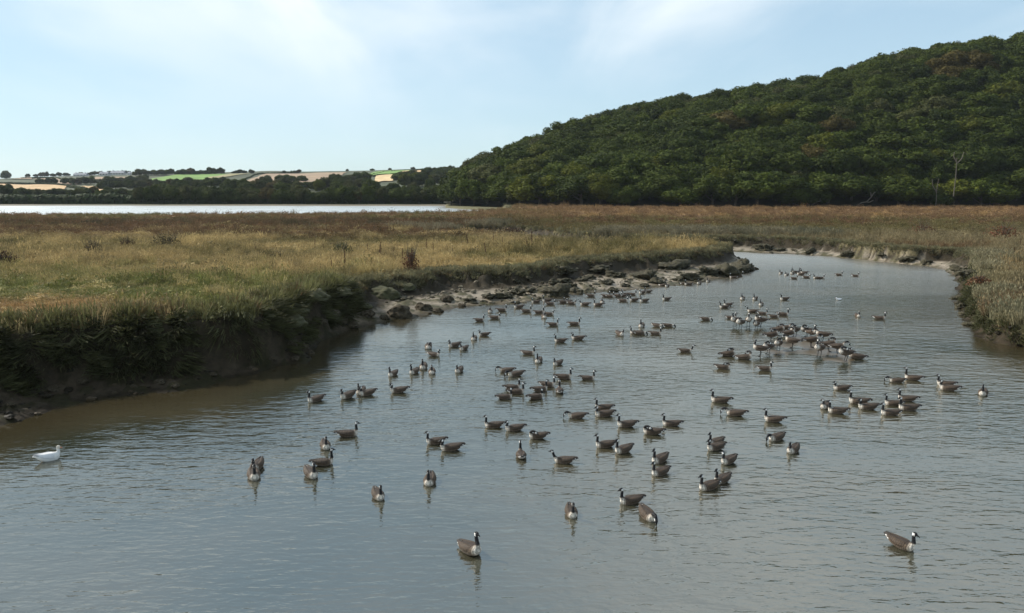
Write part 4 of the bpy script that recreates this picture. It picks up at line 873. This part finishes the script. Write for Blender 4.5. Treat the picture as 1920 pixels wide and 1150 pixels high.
# (x, y of the waterline, facing: 0 right 90 away 180 left 270 towards us, pose, flock)
G = [(592,752,212,'U','a'),(652,746,225,'S','a'),(677,737,250,'U','a'),(689,741,205,'S','a'),(748,736,190,'S','a'),(737,704,240,'U','a'),(777,700,240,'U','a'),(794,691,262,'U','a'),(810,700,268,'U','a'),(861,697,250,'S','a'),(803,653,270,'P','a'),(814,668,330,'S','a'),(852,650,215,'S','a'),(870,656,235,'S','a'),(889,637,260,'U','a'),(908,630,195,'S','a'),
 (899,603,0,'U','b'),(928,598,350,'S','b'),(919,586,268,'U','b'),(941,584,0,'U','b'),(973,578,200,'U','b'),(987,586,0,'U','b'),(1011,588,0,'U','b'),(1020,596,280,'U','b'),(1030,591,350,'S','b'),(1005,568,190,'S','b'),(1026,566,200,'U','b'),(1032,572,0,'S','b'),(1056,569,10,'S','b'),(1064,568,200,'U','b'),(1072,571,350,'S','b'),(1097,573,180,'F','b'),(1122,574,180,'U','b'),(1129,568,268,'U','b'),(1108,557,0,'U','b'),(1136,557,0,'U','b'),(1144,558,350,'U','b'),
 (1159,557,350,'S','c'),(1167,557,200,'S','c'),(1173,554,200,'U','c'),(1185,554,0,'U','c'),(1204,551,235,'L','c'),(1215,549,210,'U','c'),(1169,566,350,'S','c'),(1189,565,200,'U','c'),(1208,566,215,'U','c'),(1250,563,210,'U','c'),(1251,538,250,'U','c'),(1242,537,180,'H','c'),(1281,534,200,'H','c'),(1291,535,200,'U','c'),(1311,533,250,'U','c'),(1328,529,250,'U','c'),(1375,522,190,'U','c'),(1386,519,10,'U','c'),
 (1037,611,0,'U','d'),(1077,610,0,'U','d'),(1051,642,185,'U','d'),(1084,637,185,'S','d'),(991,665,345,'U','d'),(1010,679,258,'U','d'),(1046,684,235,'S','d'),
 (1162,629,300,'P','e'),(1192,626,190,'U','e'),(1200,628,10,'H','e'),(1203,613,260,'U','e'),(1232,613,330,'H','e'),(1253,613,0,'H','e'),(1229,628,0,'U','e'),(1323,601,0,'H','e'),(1285,661,5,'F','e'),
 (950,698,178,'D','f'),(967,705,205,'D','f'),(1057,711,5,'U','f'),(1102,712,0,'U','f'),(1027,725,350,'U','f'),(1012,734,20,'U','f'),(1004,748,30,'S','f'),(1049,736,90,'U','f'),(961,731,10,'U','f'),(968,738,8,'U','f'),(946,748,15,'U','f'),
 (1464,514,250,'U','g'),(1475,517,250,'U','g'),(1486,514,250,'U','g'),(1492,512,200,'U','g'),(1500,511,260,'U','g'),(1502,516,180,'S','g'),(1508,513,190,'U','g'),(1489,524,0,'U','g'),(1512,522,0,'S','g'),(1532,523,190,'U','g'),(1539,523,0,'U','g'),(1573,517,0,'U','g'),(1604,519,0,'U','g'),
 (1392,562,260,'U','h'),(1416,562,250,'U','h'),(1471,563,215,'U','h'),(1358,578,200,'U','h'),(1365,574,215,'U','h'),(1427,573,260,'U','h'),(1411,586,180,'F','h'),(1430,590,0,'U','h'),(1451,596,5,'S','h'),(1468,592,0,'U','h'),(1371,598,0,'U','h'),(1608,594,290,'U','h'),(1649,599,0,'U','h'),
 (1378,612,240,'sS','i'),(1388,617,240,'sK','i'),(1403,612,270,'sL','i'),(1418,619,250,'sD','i'),(1426,612,185,'sP','i'),(1446,642,25,'sK','i'),(1459,630,10,'sP','i'),(1471,627,0,'sD','i'),(1490,632,240,'sK','i'),(1478,637,20,'sP','i'),(1485,653,172,'sD','i'),(1459,657,250,'sP','i'),(1440,664,230,'sP','i'),(1425,668,190,'sL','i'),
 (1512,632,205,'sP','j'),(1521,636,320,'sU','j'),(1521,652,20,'sD','j'),(1542,641,180,'sD','j'),(1536,668,245,'sL','j'),(1554,660,20,'sP','j'),(1570,664,5,'sD','j'),(1585,677,215,'sP','j'),(1606,673,190,'sS','j'),
 (1365,668,20,'sK','k'),(1396,674,0,'sP','k'),(1356,692,0,'K','k'),(1434,695,0,'U','k'),
 (1351,754,184,'U','l'),(1379,779,184,'D','l'),(1451,791,187,'U','l'),(1456,824,232,'D','l'),(1487,847,250,'S','l'),
 (1578,731,200,'S','m'),(1547,765,255,'L','m'),(1570,775,196,'U','m'),(1610,757,190,'U','m'),(1627,767,205,'S','m'),(1675,760,195,'U','m'),(1701,752,190,'U','m'),(1703,769,205,'U','m'),(1669,778,205,'U','m'),(1681,717,195,'D','m'),(1712,713,180,'T','m'),(1773,723,190,'U','m'),(1779,732,188,'S','m'),(1843,740,266,'U','m'),
 (1132,768,185,'U','n'),(1133,780,200,'S','n'),(1082,784,185,'D','n'),(1175,800,197,'U','n'),(1224,814,185,'P','n'),(1259,798,190,'U','n'),(1135,838,200,'U','n'),(1169,848,225,'U','n'),(1237,865,235,'U','n'),(1238,889,225,'U','n'),
 (1342,833,230,'U','o'),(1342,843,220,'S','o'),(1366,868,235,'L','o'),(1354,904,235,'U','o'),(1329,916,225,'U','o'),
 (1183,943,205,'U','p'),(1071,965,280,'U','p'),(1214,970,295,'D','p'),(882,1036,305,'sU','p'),(1690,1026,328,'U','p'),
 (652,818,2,'U','q'),(610,840,276,'U','q'),(606,872,2,'T','q'),(583,893,288,'U','q'),(482,878,250,'S','q'),(476,895,274,'U','q'),(709,933,285,'U','q'),
 (817,832,190,'U','r'),(846,844,190,'S','r'),(926,801,185,'U','r'),(965,807,195,'S','r'),(1009,822,190,'P','r'),(977,857,95,'U','r'),(1058,868,180,'F','r'),(806,905,262,'U','r')]
FLOCK = {'a': 'in the flock off the left bank', 'b': 'by the mud slope', 'c': 'along the spit mud edge', 'd': 'off the mud slope', 'e': 'left of the mud bar', 'f': 'in the mid creek flock', 'g': 'off the spit tip',
         'h': 'behind the mud bar', 'i': 'on left of mud bar', 'j': 'on right of mud bar', 'k': 'just below the mud bar', 'l': 'well below the mud bar', 'm': 'in the flock at the right', 'n': 'in the near middle flock',
         'o': 'in the near right column', 'p': 'nearest the camera', 'q': 'in the lower left group', 'r': 'left of centre'}
PW = {'U': 'neck up', 'T': 'neck stretched high', 'S': 'neck short', 'L': 'head turned aside', 'F': 'neck reaching forward', 'D': 'bill dipped to water', 'H': 'head under water', 'P': 'preening', 'K': 'head tucked back', 'sU': 'standing tall', 'sS': 'standing, neck short', 'sP': 'standing, preening', 'sK': 'standing, head tucked', 'sD': 'standing, head down', 'sL': 'standing, looking aside'}
def fw(a): a %= 360; return 'facing right' if a < 45 or a >= 310 else 'facing away' if a < 135 else 'facing left' if a < 222 else 'facing viewer'
desc = {}
for g in G: desc.setdefault((g[4], PW[g[3]], fw(g[2])), []).append(g)
for g in G:
    k = (g[4], PW[g[3]], fw(g[2])); same = sorted(desc[k], key=lambda v: v[0]); flock = sorted([v for v in G if v[4] == g[4]], key=lambda v: (v[0], v[1]))
    lab = 'Goose %s, %s, ' % (fw(g[2]), PW[g[3]])
    if len(same) > 1: lab += '%s from left ' % ORD(flock.index(g) + 1)
    lab += FLOCK[g[4]]
    goose(g[0], g[1], g[2], g[3], lab, flip=(g[3] == 'L' and g[0] in (1547, 1366, 1425)))
goose(92, 863, 8, 'W', scale=.88, label='White goose with buff head swimming alone under the near left bank', white=True, group=None).scale.z *= 1.35
for k, (x_, y_, f_, p_, t_) in enumerate([(1170, 440, 150, 'sS', 'left'), (1177, 440, 270, 'sU', 'middle, tallest'), (1183, 440, 30, 'sK', 'right')]):
    x, y = P(x_, y_, 1.5); o = goose(x_, y_, f_, p_, 'Pale breasted goose resting on the far bank lip, %s of three' % t_, z=1.42, group='geese on the far bank lip', cat='goose')
# small white gull
def gull(px_, py_, face, label):
    secs = [(-.22, .075, .012, .008), (-.15, .06, .045, .025), (-.05, .045, .07, .05), (.05, .045, .065, .052), (.1, .055, .045, .042), (.13, .075, .03, .03)]
    bm = bmesh.new(); bmesh.ops.create_uvsphere(bm, u_segments=12, v_segments=8, radius=1); hv = [(.15 + v.co.x * .034, v.co.y * .028, .115 + v.co.z * .03) for v in bm.verts]; bm.verts.index_update(); hf = [tuple(v.index for v in f.verts) for f in bm.faces]; bm.free()
    me = union_mesh('gull', [loft(secs, 14), closed_tube([(.09, 0, .06), (.125, 0, .09), (.145, 0, .112)], [.035, .028, .025]), (hv, hf)], .008)
    co = np.empty(len(me.vertices) * 3); me.vertices.foreach_get('co', co); co = co.reshape(-1, 3); c = np.tile([.8, .8, .8], (len(co), 1)); c[(co[:, 2] > .075) & (co[:, 0] < .06)] = (.5, .52, .55); vattr(me, 'plumage', c); me.polygons.foreach_set('use_smooth', [True] * len(me.polygons)); me.materials.append(M_plum)
    o = link('gull', me); x, y = P(px_, py_); o.location = (x, y, 0); o.rotation_euler.z = R(face); o.scale = (1.25,) * 3; o['label'] = label; o['category'] = 'gull'
    V, F = tube([(.178, 0, .113), (.2, 0, .11), (.222, 0, .104)], [.011, .009, .004], 6); link('bill', np_mesh('bill', V, [F]), M_pink, o)
gull(1572, 563, 200, 'Small white gull swimming alone between the far flock and the mud bar')

# ------------------------------------------------------------------ haze in the air over the estuary
V, F = box_v(-1700, 1700, -120, 1650, -1.6, 175)
def haze_build(t, o):
    v = N(t, 'ShaderNodeVolumePrincipled'); v.inputs['Color'].default_value = (.82, .9, 1, 1); v.inputs['Density'].default_value = HAZE; v.inputs['Anisotropy'].default_value = .2; t.links.new(v.outputs[0], o.inputs['Volume'])
HAZE = .00006
hz = link('haze', np_mesh('haze', V, [F], False), material('haze', haze_build), kind='stuff')
